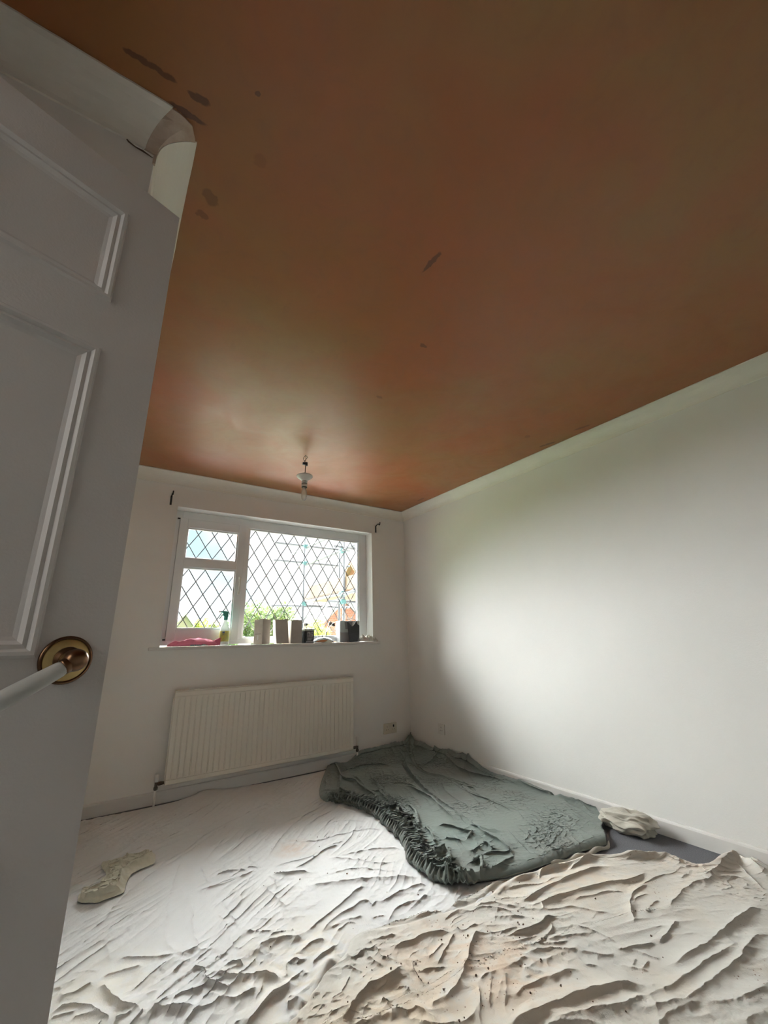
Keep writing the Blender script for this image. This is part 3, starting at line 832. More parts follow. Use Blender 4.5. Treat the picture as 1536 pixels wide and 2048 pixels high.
for vx, sg, zt in ((0.487, 1, 0.0), (2.072, -1, 0.03)):
    y = D - 0.062
    bm = bmesh.new(); tube(bm, [(vx, y, 0.150), (vx, y, 0.156), (vx, y, 0.188 + zt), (vx, y, 0.196 + zt)], [0.0125, 0.0145, 0.0145, 0.011], 20); robj('valve_cap', bm, M_white_plastic, True)
    bm = bmesh.new(); tube(bm, [(vx, y, 0.100), (vx, y, 0.104), (vx, y, 0.118), (vx, y, 0.122), (vx, y, 0.150)], [0.010, 0.0135, 0.0135, 0.010, 0.010], 6)
    ex = (RX0 + 0.003) if sg > 0 else (RX1 - 0.003)
    tube(bm, [(vx, y, 0.137), (vx + sg * 0.012, y, 0.137), (vx + sg * 0.013, y, 0.137), (vx + sg * 0.028, y, 0.137), (ex, y, 0.137)], [0.009, 0.009, 0.0135, 0.0135, 0.009], 6); robj('valve_body', bm, M_dullmetal)
    bm = bmesh.new(); tube(bm, [(vx, y, 0.001), (vx, y, 0.101)], 0.0075, 14); robj('pipe_tail', bm, M_white_plastic, True)

# ------------------------------------------------------------------ electrical fittings
def socket(name, w, h, gangs, loc, rz, label, m):
    s = empty(name, loc, label, 'socket', rz=rz)       # local: x right, -y out of the wall, z up, origin at plate centre on wall
    bm = bmesh.new(); box(bm, -w / 2, w / 2, -0.0095, -0.0006, -h / 2, h / 2, 0.003); obj('face_plate', bm, m, s)
    for g in range(gangs):
        cx = 0 if gangs == 1 else (-w / 4 + 0.002 if g == 0 else w / 4 - 0.002); sx = cx - 0.016 if gangs == 1 else (cx + 0.026 if g == 0 else cx - 0.026)
        bm = bmesh.new(); box(bm, cx - 0.002, cx + 0.002, -0.0099, -0.009, 0.010, 0.019); box(bm, cx - 0.0145, cx - 0.008, -0.0099, -0.009, -0.012, -0.008); box(bm, cx + 0.008, cx + 0.0145, -0.0099, -0.009, -0.012, -0.008)
        obj('pin_slots', bm, M_hole, s)
        bm = bmesh.new(); box(bm, sx - 0.0055, sx + 0.0055, -0.0125, -0.009, 0.012, 0.030, 0.002); obj('rocker_switch', bm, m, s)
    return s
ds = socket('double_socket', 0.150, 0.090, 2, (2.467, D, 0.232), 0.0, 'cream double plug socket on the window wall, right of the radiator', M_cream_plastic)
bm = bmesh.new(); box(bm, 0.030, 0.044, -0.0128, -0.0085, 0.008, 0.028, 0.002); obj('dark_insert', bm, M_hole, ds)
socket('single_socket', 0.087, 0.087, 1, (R, 3.170, 0.258), -math.pi / 2, 'white single plug socket on the right wall near the corner', M_white_plastic)

def bracket(x, z, flip, label):
    o = empty('curtain_bracket', (x, D, z), label, 'bracket', 'black curtain pole brackets either side of the window')
    bm = bmesh.new(); box(bm, -0.0075, 0.0075, -0.004, -0.0006, -0.042, 0.036, 0.0015); obj('wall_strap', bm, M_black, o)
    bm = bmesh.new(); pts = [(0, -0.003, 0.026), (0, -0.018, 0.034), (0, -0.040, 0.042), (0, -0.056, 0.042), (0, -0.062, 0.034), (0, -0.070, 0.027), (0, -0.080, 0.029), (0, -0.085, 0.040), (0, -0.086, 0.054)]
    tube(bm, [tuple(p) for p in spline(pts, 26)], 0.0052, 8); obj('cup_hook', bm, M_black, o, True)
bracket(0.352, 2.178, 0, 'black curtain pole bracket high on the wall left of the window')
bracket(2.345, 2.186, 0, 'black curtain pole bracket high on the wall right of the window')

# bare pendant lamp with its rose dropped down the flex
M_bulb = bpy.data.materials.new('pale_bulb_glass'); M_bulb.use_nodes = True
_b = M_bulb.node_tree.nodes['Principled BSDF']; _b.inputs['Base Color'].default_value = (0.9, 0.88, 0.84, 1); _b.inputs['Roughness'].default_value = 0.1; _b.inputs['Alpha'].default_value = 0.30
pen = empty('pendant_light', (1.130, 2.720, H), 'bare clear bulb hanging from the terracotta ceiling with its white rose cover slipped down', 'ceiling light')
M_flex = mat('brown_flex', (0.10, 0.055, 0.03), rough=0.6); M_grey = mat('grey_lampholder', (0.52, 0.50, 0.47), rough=0.5); M_smoke = mat('pale_plastic', (0.70, 0.68, 0.63), rough=0.35)
bm = bmesh.new()
tube(bm, [tuple(p) for p in spline([(0.002, 0, 0), (-0.010, 0.002, -0.016), (-0.014, 0.0, -0.034), (-0.006, 0, -0.050), (0.006, 0, -0.066)], 14)], 0.0022, 6)
tube(bm, [tuple(p) for p in spline([(0.000, 0, 0), (0.014, -0.003, -0.012), (0.006, 0.001, -0.030), (-0.004, 0, -0.046), (-0.002, 0, -0.066)], 14)], 0.0022, 6)
tube(bm, [(0.0, 0.0, 0.0), (0.003, 0, -0.03), (0.004, 0, -0.066)], 0.0018, 6)
obj('loose_wires', bm, M_flex, pen, True)
bm = bmesh.new(); box(bm, -0.019, 0.005, -0.008, 0.008, -0.080, -0.060, 0.003); box(bm, 0.003, 0.018, -0.009, 0.009, -0.086, -0.056, 0.003); obj('terminal_block', bm, M_black, pen)
bm = bmesh.new(); tube(bm, [(0.004, 0, -0.084), (0.003, 0, -0.120), (0.003, 0, -0.165)], 0.0034, 10); obj('flex', bm, M_flex, pen, True)
bm = bmesh.new(); lathe(bm, [(0.004, -0.164), (0.030, -0.160), (0.052, -0.163), (0.059, -0.168), (0.060, -0.173), (0.056, -0.179), (0.040, -0.192), (0.026, -0.204), (0.018, -0.212), (0.016, -0.212), (0.024, -0.202), (0.052, -0.177), (0.052, -0.170), (0.030, -0.165)], 40)
obj('rose_cover', bm, M_smoke, pen, True)
bm = bmesh.new(); lathe(bm, [(0, -0.192), (0.012, -0.194), (0.020, -0.208), (0.0215, -0.214), (0.0215, -0.2300), (0.0195, -0.2305), (0.0195, -0.2355), (0.0215, -0.236), (0.0215, -0.2560), (0.017, -0.257), (0, -0.257)], 28); obj('lamp_holder', bm, M_grey, pen, True)
bm = bmesh.new(); lathe(bm, [(0.0205, -0.2305), (0.0218, -0.231), (0.0218, -0.235), (0.0205, -0.2355)], 28); lathe(bm, [(0.0195, -0.256), (0.0212, -0.257), (0.0205, -0.264), (0.0135, -0.2645), (0.0135, -0.258)], 28); obj('shade_ring', bm, M_black, pen, True)
bm = bmesh.new(); lathe(bm, [(0.010, -0.264), (0.0125, -0.272), (0.0185, -0.284), (0.0215, -0.300), (0.0215, -0.330), (0.018, -0.350), (0.010, -0.361), (0, -0.364)], 28); obj('bulb_glass', bm, M_bulb, pen, True)
bm = bmesh.new(); tube(bm, [(-0.005, 0, -0.258), (-0.006, 0, -0.300), (-0.003, 0, -0.312), (0.003, 0, -0.312), (0.006, 0, -0.300), (0.005, 0, -0.258)], 0.0005, 5); obj('filament', bm, M_chrome, pen)

# ------------------------------------------------------------------ things along the window sill
def crumple(name, foot, h, m, label, cat, z0, nu=60, nv=40, seed=0, amp=1.0, freq=14.0, group=None, peaks=(), taper=0.22, flat=0.15, parent=None):
    """a dropped cloth or paper: outline foot = (bottom, right, top, left curves), domed with creases, closed below"""
    X, Y = coons(foot[0], foot[2], foot[3], foot[1], nu, nv)
    u = np.linspace(0, 1, nu)[None, :]; v = np.linspace(0, 1, nv)[:, None]
    e = np.minimum(np.minimum(u, 1 - u) / (taper * 0.6), np.minimum(v, 1 - v) / taper); e = np.clip(e, 0, 1); e = np.sqrt(1 - (1 - e) ** 2)
    rg = 0.6 * ridged(X * freq, Y * freq * 1.3, seed, 2.6) + 0.4 * ridged(X * freq * 2.3 + 9, Y * freq * 2.3, seed + 1, 2.8)
    Z = flat + (1 - flat) * rg
    for (pu, pv, ph, pw) in peaks: Z = Z + ph * np.exp(-(((u - pu) / pw) ** 2 + ((v - pv) / 0.45) ** 2))
    Z = z0 + 0.002 + h * amp * e * Z
    o = grid_mesh(name, X, Y, Z, m, parent)
    # thin double skin
    md = o.modifiers.new('thickness', 'SOLIDIFY'); md.thickness = 0.0012; md.offset = -1
    if label: tag(o, label, cat, group)
    return o
M_pink = mat('pink_cloth', (0.74, 0.20, 0.30), rough=0.85, bump=0.4, bscale=300, var=0.12, vscale=20, sheen=0.2)
M_dkpink = mat('pink_cloth_back', (0.48, 0.10, 0.17), rough=0.85, bump=0.6, bscale=400)
pk = crumple('folded_cloth', ([(0.462, 3.606), (0.60, 3.602), (0.72, 3.603), (0.820, 3.606)], [(0.820, 3.606), (0.825, 3.65), (0.818, 3.702)], [(0.475, 3.715), (0.60, 3.722), (0.72, 3.718), (0.818, 3.702)], [(0.462, 3.606), (0.455, 3.66), (0.475, 3.715)]),
        0.052, M_pink, 'crumpled pink cloth lying at the left end of the window sill', 'cloth', SZ, 120, 50, 4, 1.0, 4.5, peaks=((0.52, 0.45, 0.40, 0.20), (0.80, 0.6, 0.20, 0.20)), taper=0.34, flat=0.5)
bm = bmesh.new()
t = [bm.verts.new(v) for v in ((0.772, 3.6015, 1.031), (0.832, 3.6010, 1.031), (0.836, 3.618, 1.088), (0.826, 3.640, 1.084), (0.775, 3.625, 1.062))]
bm.faces.new(t); ex = bmesh.ops.extrude_face_region(bm, geom=bm.faces[:]); bmesh.ops.translate(bm, vec=(0, 0.004, 0.001), verts=[v for v in ex['geom'] if isinstance(v, bmesh.types.BMVert)])
obj('cloth_corner', bm, M_dkpink, pk)
M_teal = mat('teal_cloth', (0.30, 0.44, 0.47), rough=0.8, bump=0.4, bscale=200, vscale=40, col2=(0.07, 0.11, 0.13))
crumple('sponge_cloth', ([(0.610, 3.5985), (0.67, 3.5980), (0.738, 3.5985)], [(0.738, 3.5985), (0.742, 3.600), (0.738, 3.6015)], [(0.612, 3.6015), (0.67, 3.6015), (0.738, 3.6015)], [(0.610, 3.5985), (0.608, 3.600), (0.612, 3.6015)]),
        0.016, M_teal, 'small grey-blue scrap of cloth in front of the pink cloth on the sill', 'cloth', SZ, 50, 14, 8, 1.0, 60.0)

# spray bottle
sb = empty('spray_bottle', (0.874, 3.668, SZ + 0.0005), 'clear spray bottle with yellow label and green trigger head on the sill', 'bottle', rz=0.15)
M_clear = bpy.data.materials.new('clear_bottle'); M_clear.use_nodes = True
_b = M_clear.node_tree.nodes['Principled BSDF']; _b.inputs['Base Color'].default_value = (0.86, 0.92, 0.88, 1); _b.inputs['Roughness'].default_value = 0.15; _b.inputs['Alpha'].default_value = 0.55
M_green = mat('green_trigger', (0.05, 0.36, 0.30), rough=0.4); M_yel = mat('yellow_label', (0.62, 0.56, 0.12), rough=0.5, vscale=30, col2=(0.36, 0.42, 0.13)); M_blue = mat('blue_print', (0.10, 0.16, 0.35), rough=0.5)
bm = bmesh.new(); lathe(bm, [(0, 0.0), (0.034, 0.0), (0.038, 0.004), (0.038, 0.120), (0.037, 0.130), (0.031, 0.150), (0.022, 0.172), (0.015, 0.190), (0.013, 0.196), (0.013, 0.206), (0, 0.206)], 32, Matrix.Diagonal((1, 0.75, 1, 1))); obj('bottle_body', bm, M_clear, sb, True)
bm = bmesh.new(); lathe(bm, [(0.0386, 0.030), (0.0388, 0.031), (0.0388, 0.112), (0.0386, 0.113)], 32, Matrix.Diagonal((1, 0.757, 1, 1))); obj('bottle_label', bm, M_yel, sb, True)
bm = bmesh.new(); box(bm, -0.028, -0.010, -0.0292, -0.0262, 0.094, 0.108); box(bm, -0.026, -0.014, -0.0292, -0.0262, 0.084, 0.087); obj('label_print', bm, M_blue, sb)
bm = bmesh.new(); lathe(bm, [(0.0165, 0.200), (0.0165, 0.222), (0.012, 0.226), (0, 0.226)], 24)
prism(bm, [(0.016, 0.224), (0.016, 0.262), (0.002, 0.270), (-0.030, 0.272), (-0.048, 0.269), (-0.050, 0.262), (-0.030, 0.256), (-0.028, 0.238), (-0.012, 0.224)], Matrix.Translation((0, 0.010, 0)) @ Matrix.Rotation(math.pi / 2, 4, 'X'), 0.020)
obj('spray_head', bm, M_green, sb)
bm = bmesh.new(); tube(bm, [tuple(p) for p in spline([(-0.026, 0, 0.246), (-0.036, 0, 0.234), (-0.046, 0, 0.218), (-0.056, 0, 0.210)], 10)], 0.004, 8); obj('trigger', bm, M_grey, sb, True)
bm = bmesh.new(); tube(bm, [(-0.046, 0, 0.264), (-0.062, 0, 0.268)], 0.006, 12); obj('nozzle', bm, M_grey, sb, True)

# papers under the cardboard boxes
M_paper = mat('white_paper', (0.72, 0.71, 0.69), rough=0.7, var=0.04)
for k, (x0, x1, y0, y1, z, a, lab) in enumerate([(0.925, 1.150, 3.606, 3.700, 0.0006, 0.02, 'white paper sheet on the sill between the spray bottle and the first cardboard box'), (1.110, 1.315, 3.578, 3.690, 0.0018, -0.03, 'white paper sheet poking over the sill edge under the first cardboard box')]):
    bm = bmesh.new(); bmesh.ops.create_grid(bm, x_segments=10, y_segments=4, size=0.5)
    for v in bm.verts:
        p = Vector((v.co.x * (x1 - x0), v.co.y * (y1 - y0), 0)); p.rotate(Matrix.Rotation(a, 3, 'Z'))
        v.co = Vector(((x0 + x1) / 2 + p.x, (y0 + y1) / 2 + p.y, SZ + z + 0.0005))
    ex = bmesh.ops.extrude_face_region(bm, geom=bm.faces[:]); bmesh.ops.translate(bm, vec=(0, 0, 0.0009), verts=[v for v in ex['geom'] if isinstance(v, bmesh.types.BMVert)])
    tag(obj('paper_sheet', bm, M_paper), lab, 'paper')

M_card = mat('grey_cardboard', (0.40, 0.36, 0.32), rough=0.85, bump=0.3, bscale=60, var=0.10, vscale=14)
M_card_in = mat('cardboard_side', (0.62, 0.56, 0.48), rough=0.85, bump=0.3, bscale=50, var=0.12, vscale=16)
M_card_dark = mat('card_seam', (0.16, 0.13, 0.10), rough=0.9)
def carton(loc, rz, w, d, h, lean, label, slot=False, seed=0):
    o = empty('cardboard_box', loc, label, 'box', 'grey cardboard boxes open at the top in a row on the sill', rz=rz)
    rnd = random.Random(seed)
    def panel(name, p, q, hh, m, jag):
        # upright card panel from p to q with an uneven top edge
        bm = bmesh.new(); n = 9; p, q = Vector((*p, 0)), Vector((*q, 0)); nrm = (q - p).cross(Vector((0, 0, 1))).normalized() * 0.0012
        A = []
        for i in range(n + 1):
            f = i / n; c = p.lerp(q, f); zt = hh + jag * math.sin(f * 5 + seed) + rnd.uniform(-0.0015, 0.0015)
            col = []
            for j in range(6):
                g = j / 5; b = nrm * 1.6 * math.sin(g * 3.0 + f * 2 + seed)
                cc = c + b + Vector((lean * g * h, 0, zt * g)); col.append((bm.verts.new(cc + nrm), bm.verts.new(cc - nrm)))
            A.append(col)
        for i in range(n):
            for j in range(5):
                for s in (0, 1): bm.faces.new((A[i][j][s], A[i + 1][j][s], A[i + 1][j + 1][s], A[i][j + 1][s]))
            bm.faces.new((A[i][5][0], A[i + 1][5][0], A[i + 1][5][1], A[i][5][1])); bm.faces.new((A[i][0][0], A[i + 1][0][0], A[i + 1][0][1], A[i][0][1]))
        for i in (0, n):
            for j in range(5): bm.faces.new((A[i][j][0], A[i][j + 1][0], A[i][j + 1][1], A[i][j][1]))
        return obj(name, bm, m, o)
    w2, d2 = w / 2, d / 2
    panel('front_panel', (-w2, -d2), (w2, -d2), h, M_card, 0.003)
    lp = panel('side_panel', (-w2, -d2 + 0.002), (-w2, d2 - 0.002), h * 0.985, M_card_in, 0.004)
    panel('side_panel', (w2, -d2 + 0.002), (w2, d2 - 0.002), h * 0.99, M_card_in, 0.003)
    panel('back_panel', (-w2, d2), (w2, d2), h * 0.98, M_card_in, 0.003)
    bm = bmesh.new(); box(bm, -w2 + 0.003, w2 - 0.003, -d2 + 0.003, d2 - 0.003, 0.001, 0.004); obj('base_panel', bm, M_card_in, o)
    if slot:
        Mx = Matrix.Translation((-w2 - 0.0022 + lean * 0.045, 0.0, 0.052)) @ Matrix.Rotation(-math.pi / 2, 4, 'Y')
        bm = bmesh.new(); prism(bm, [(0.021 * math.cos(k * math.pi / 8), 0.0055 * math.sin(k * math.pi / 8)) for k in range(16)], Mx, 0.0012); obj('oval_cutout', bm, M_paper, lp)
        bm = bmesh.new(); box(bm, -w2 - 0.0034, -w2 - 0.0018, -d2 * 0.75, d2 * 0.75, 0.080, 0.083); obj('print_line', bm, M_card_dark, lp)
    return o
carton((1.190, 3.678, SZ + 0.0035), math.radians(34), 0.104, 0.088, 0.204, 0.0, 'leftmost cardboard box on the sill, its pale side with an oval hole showing', True, 1)
carton((1.362, 3.668, SZ + 0.0035), math.radians(-4), 0.108, 0.085, 0.203, -0.10, 'leaning cardboard box in the middle of the row on the sill', False, 3)
carton((1.486, 3.676, SZ + 0.0005), math.radians(4), 0.104, 0.080, 0.200, -0.02, 'upright cardboard box at the right of the row, beside the small black box', False, 5)

# small black box with white print and clear lid
M_blk = mat('black_card', (0.018, 0.022, 0.026), rough=0.5, var=0.2); M_ink = mat('white_print', (0.50, 0.50, 0.50), rough=0.6); M_lid = mat('greenish_lid', (0.42, 0.46, 0.40), rough=0.3)
tb = empty('small_black_box', (1.601, 3.664, SZ + 0.0005), 'small square black box with white lettering and a pale lid on the sill', 'box', rz=0.18)
bm = bmesh.new(); box(bm, -0.048, 0.048, -0.042, 0.042, 0, 0.104, 0.004); obj('box_body', bm, M_blk, tb)
bm = bmesh.new(); box(bm, -0.050, 0.050, -0.044, 0.044, 0.1045, 0.124, 0.004); obj('lid', bm, M_lid, tb)
def text(name, s, size, M, m, parent, ext=0.0004):
    cu = bpy.data.curves.new(name, 'FONT'); cu.body = s; cu.size = size; cu.extrude = ext; cu.align_x = 'CENTER'
    o = bpy.data.objects.new(name, cu); C.objects.link(o); bpy.context.view_layer.update()
    me = bpy.data.meshes.new_from_object(o); bpy.data.objects.remove(o); bpy.data.curves.remove(cu)
    me.transform(M); return link_mesh(name, me, m, parent)
TX = Matrix.Rotation(math.pi / 2, 4, 'X')
text('lettering', 'PRO', 0.034, Matrix.Translation((0.006, -0.0424, 0.073)) @ TX, M_ink, tb)
text('lettering', 'STOP', 0.027, Matrix.Translation((0.006, -0.0424, 0.052)) @ TX, M_ink, tb)
bm = bmesh.new()
for k in range(3): box(bm, -0.024, 0.034 - 0.008 * k, -0.0428, -0.0418, 0.042 - k * 0.008, 0.0445 - k * 0.008)
box(bm, -0.034, -0.024, -0.0428, -0.0418, 0.008, 0.016); box(bm, -0.020, 0.030, -0.0428, -0.0418, 0.010, 0.014); box(bm, 0.034, 0.041, -0.0428, -0.0418, 0.008, 0.017)
obj('print_band', bm, M_ink, tb)

# three-armed chrome spotlight fitting put down on the sill
lf = empty('spotlight_fitting', (1.765, 3.668, SZ + 0.0005), 'chrome dome-based light fitting with three thin curved arms on the sill', 'light fitting')
bm = bmesh.new(); lathe(bm, [(0, 0.050), (0.02, 0.0492), (0.05, 0.043), (0.078, 0.031), (0.097, 0.016), (0.105, 0.004), (0.105, 0.0), (0, 0.0)], 48, Matrix.Diagonal((1.06, 0.66, 1, 1))); obj('dome_base', bm, M_chrome, lf, True)
arms = [((-0.046, -0.005, 0.042), [(-0.052, -0.006, 0.075), (-0.080, -0.008, 0.118), (-0.125, -0.010, 0.155), (-0.165, -0.010, 0.168)], (-0.93, 0, -0.35)),
        ((0.016, -0.020, 0.044), [(0.020, -0.020, 0.090), (0.034, -0.016, 0.130), (0.052, -0.012, 0.160)], (0.35, -0.5, 0.55)),
        ((0.030, 0.004, 0.044), [(0.036, 0.004, 0.090), (0.060, 0.0, 0.130), (0.084, -0.004, 0.158)], (0.8, -0.4, 0.2))]
for p0, rest, hdg in arms:
    bm = bmesh.new(); pts = [tuple(p) for p in spline([p0] + rest, 16)]; tube(bm, pts, 0.0030, 8); a = obj('arm', bm, M_chrome, lf, True)
    e = Vector(pts[-1]); q = Vector(hdg).normalized(); Mh = Matrix.Translation(e) @ q.to_track_quat('Z', 'Y').to_matrix().to_4x4()
    bm = bmesh.new(); lathe(bm, [(0, -0.002), (0.008, 0.0), (0.0155, 0.012), (0.0175, 0.030), (0.0160, 0.030), (0.014, 0.016), (0, 0.010)], 24, Mh); obj('spot_head', bm, M_dullmetal, a, True)
    bm = bmesh.new(); lathe(bm, [(0, 0.012), (0.007, 0.014), (0.007, 0.024), (0, 0.028)], 16, Mh); obj('spot_bulb', bm, M_grey, a, True)
bm = bmesh.new(); lathe(bm, [(0, 0.0), (0.004, 0.0), (0.0045, 0.012), (0.003, 0.015), (0, 0.015)], 12, Matrix.Translation((-0.008, 0.006, 0.0495))); obj('fixing_screw', bm, M_black, lf)
bm = bmesh.new(); box(bm, 1.640, 1.715, 3.600, 3.6035, SZ + 0.0005, SZ + 0.006, 0.001); tag(obj('paper_scrap', bm, M_paper), 'thin strip of white paper in front of the chrome light fitting', 'paper')

# translucent tub with a black carton in front
M_frost = mat('frosted_plastic', (0.72, 0.78, 0.76), rough=0.4); M_greyp = mat('grey_tub_base', (0.36, 0.37, 0.37), rough=0.5)
tub = empty('plastic_tub', (2.040, 3.704, SZ + 0.0005), 'pale frosted plastic tub standing behind the black carton at the right of the sill', 'tub')
bm = bmesh.new()
for a, b, c, d in ((-0.100, 0.108, 0.038, 0.042), (-0.100, 0.108, -0.042, -0.038), (-0.104, -0.100, -0.042, 0.042), (0.108, 0.112, -0.042, 0.042)): box(bm, a, b, c, d, 0.090, 0.196, 0.001)
obj('tub_wall', bm, M_frost, tub)
bm = bmesh.new(); box(bm, -0.102, 0.110, -0.041, 0.041, 0, 0.090, 0.004); obj('tub_base', bm, M_greyp, tub)
bm = bmesh.new(); tube(bm, [tuple(p) for p in spline([(-0.104, -0.043, 0.192), (-0.060, -0.043, 0.203), (-0.020, -0.042, 0.214), (0.030, -0.040, 0.217), (0.080, -0.040, 0.206), (0.108, -0.040, 0.198)], 20)], 0.003, 8); obj('tub_rim', bm, M_paper, tub, True)
M_charc = mat('charcoal_card', (0.035, 0.036, 0.040), rough=0.55, var=0.2, vscale=10); M_greyflap = mat('grey_flap', (0.30, 0.30, 0.32), rough=0.6)
bc = empty('black_carton', (2.056, 3.632, SZ + 0.0005), 'open black carton with a grey V-shaped flap at the right of the sill', 'carton', rz=0.05)
bm = bmesh.new(); Mp = Matrix.Translation((0, -0.022, 0)) @ TX
prism(bm, [(-0.046, 0), (0.046, 0), (0.058, 0.125), (0.062, 0.158), (0.050, 0.158), (0.040, 0.168), (0.028, 0.202), (0.014, 0.172), (-0.004, 0.150), (-0.022, 0.142), (-0.046, 0.168), (-0.076, 0.196), (-0.066, 0.125)], Mp, 0.003); obj('front_panel', bm, M_charc, bc)
bm = bmesh.new(); prism(bm, [(-0.044, 0), (0.044, 0), (0.054, 0.10), (-0.056, 0.085)], Matrix.Translation((0, -0.0255, 0)) @ TX, 0.002); obj('lower_band', bm, M_blk, bc)
bm = bmesh.new(); box(bm, 0.052, 0.058, -0.020, 0.026, 0.0, 0.150, 0.001); obj('side_panel', bm, M_greyflap, bc)
bm = bmesh.new(); box(bm, 0.060, 0.070, -0.018, 0.026, 0.0, 0.150, 0.001); obj('side_panel', bm, M_charc, bc)
bm = bmesh.new(); box(bm, -0.046, 0.050, -0.020, 0.026, 0.0, 0.004); obj('base_panel', bm, M_charc, bc)
bm = bmesh.new(); prism(bm, [(-0.070, 0.190), (0.020, 0.196), (0.012, 0.120), (-0.060, 0.120)], Matrix.Translation((0, 0.028, 0)) @ TX, 0.003); obj('grey_flap', bm, M_greyflap, bc)
M_tissue = mat('off_white_tissue', (0.70, 0.67, 0.61), rough=0.85, var=0.1, vscale=20)
crumple('crumpled_paper', ([(2.150, 3.620), (2.20, 3.606), (2.27, 3.606), (2.335, 3.604)], [(2.335, 3.604), (2.325, 3.62), (2.286, 3.640)], [(2.158, 3.690), (2.20, 3.696), (2.24, 3.690), (2.286, 3.640)], [(2.150, 3.620), (2.146, 3.65), (2.158, 3.690)]),
        0.055, M_tissue, 'crumpled off-white paper at the right end of the sill', 'paper', SZ, 60, 40, 21, 1.0, 18.0, peaks=((0.25, 0.5, 0.5, 0.12), (0.55, 0.5, 0.3, 0.15)), taper=0.35)

# ------------------------------------------------------------------ cloths on the floor
def cloth_mat(name, base, dirt, stain=0.5, speck=0.0, yellow=None, weave=900):
    m = bpy.data.materials.new(name); m.use_nodes = True
    n = m.node_tree.nodes; l = m.node_tree.links; b = n['Principled BSDF']; b.inputs['Roughness'].default_value = 0.9
    b.inputs['Specular IOR Level'].default_value = 0.15; b.inputs['Sheen Weight'].default_value = 0.15
    g = n.new('ShaderNodeNewGeometry')
    def noise(s, d, dist=0):
        x = n.new('ShaderNodeTexNoise'); x.inputs['Scale'].default_value = s; x.inputs['Detail'].default_value = d; x.inputs['Distortion'].default_value = dist
        l.new(g.outputs['Position'], x.inputs['Vector']); return x.outputs['Fac']
    def ramp(f, a, ca, b_, cb):
        r = n.new('ShaderNodeValToRGB'); r.color_ramp.elements[0].position = a; r.color_ramp.elements[0].color = (*ca, 1)
        r.color_ramp.elements[1].position = b_; r.color_ramp.elements[1].color = (*cb, 1); l.new(f, r.inputs['Fac']); return r.outputs['Color']
    def mix(f, a, c):
        x = n.new('ShaderNodeMix'); x.data_type = 'RGBA'; l.new(f, x.inputs[0])
        for s, v in ((6, a), (7, c)):
            if isinstance(v, tuple): x.inputs[s].default_value = (*v, 1)
            else: l.new(v, x.inputs[s])
        return x.outputs[2]
    col = ramp(noise(3.5, 6, 0.5), 0.3, tuple(c * 0.94 for c in base), 0.7, base)
    col = mix(ramp(noise(2.3, 7, 1.0), 0.52, (0, 0, 0), 0.72, (stain,) * 3), col, dirt)
    # splashed areas: a soft patch around given places
    for (px, py, rad, s, c) in (yellow or []):
        cx = n.new('ShaderNodeVectorMath'); cx.operation = 'DISTANCE'; l.new(g.outputs['Position'], cx.inputs[0]); cx.inputs[1].default_value = (px, py, 0.01)
        k = n.new('ShaderNodeMapRange'); k.inputs['From Min'].default_value = rad; k.inputs['From Max'].default_value = rad * 0.25; k.inputs['To Max'].default_value = s; l.new(cx.outputs['Value'], k.inputs['Value'])
        j = n.new('ShaderNodeMath'); j.operation = 'MULTIPLY'; l.new(k.outputs[0], j.inputs[0]); l.new(ramp(noise(14, 6, 1), 0.35, (0.1,) * 3, 0.6, (1,) * 3), j.inputs[1])
        col = mix(j.outputs[0], col, c)
    if speck:
        v = n.new('ShaderNodeTexVoronoi'); v.inputs['Scale'].default_value = 62; v.inputs['Randomness'].default_value = 1; l.new(g.outputs['Position'], v.inputs['Vector'])
        sp = ramp(v.outputs['Distance'], 0.10, (1, 1, 1), 0.17, (0, 0, 0))
        j = n.new('ShaderNodeMath'); j.operation = 'MULTIPLY'; l.new(sp, j.inputs[0]); l.new(ramp(noise(4.5, 4, 0), 0.56, (0, 0, 0), 0.66, (speck,) * 3), j.inputs[1])
        col = mix(j.outputs[0], col, (0.16, 0.07, 0.04))
    l.new(col, b.inputs['Base Color'])
    bp = n.new('ShaderNodeBump'); bp.inputs['Strength'].default_value = 0.35; bp.inputs['Distance'].default_value = 0.0035
    l.new(noise(95, 5, 1.2), bp.inputs['Height'])
    bp2 = n.new('ShaderNodeBump'); bp2.inputs['Strength'].default_value = 0.25; bp2.inputs['Distance'].default_value = 0.001
    l.new(noise(weave, 2), bp2.inputs['Height']); l.new(bp.outputs['Normal'], bp2.inputs['Normal']); l.new(bp2.outputs['Normal'], b.inputs['Normal'])
    return m
M_sheet = cloth_mat('white_cotton', (0.66, 0.655, 0.65), (0.56, 0.51, 0.44), 0.30, 0.25,
                    yellow=[(1.02, 2.45, 0.12, 0.6, (0.52, 0.36, 0.26)), (0.75, 1.62, 0.35, 0.5, (0.66, 0.56, 0.40)), (0.15, 1.9, 0.3, 0.4, (0.66, 0.60, 0.46)), (1.5, 2.95, 0.10, 0.9, (0.66, 0.60, 0.44))])
M_cream = cloth_mat('cream_cotton', (0.56, 0.54, 0.495), (0.60, 0.50, 0.38), 0.5, 0.9,
                    yellow=[(1.15, 1.40, 0.30, 0.55, (0.62, 0.46, 0.33)), (1.30, 1.20, 0.25, 0.6, (0.58, 0.42, 0.29)), (1.9, 1.52, 0.5, 0.5, (0.68, 0.54, 0.40)), (0.85, 1.25, 0.35, 0.5, (0.62, 0.48, 0.32)), (2.45, 1.15, 0.35, 0.5, (0.64, 0.53, 0.42))])
M_greencloth = cloth_mat('grey_green_cotton', (0.175, 0.200, 0.182), (0.150, 0.145, 0.130), 0.75, 0.0, weave=700,
                    yellow=[(2.2, 2.35, 0.35, 0.55, (0.135, 0.135, 0.120)), (1.75, 1.95, 0.3, 0.4, (0.185, 0.25, 0.232))])
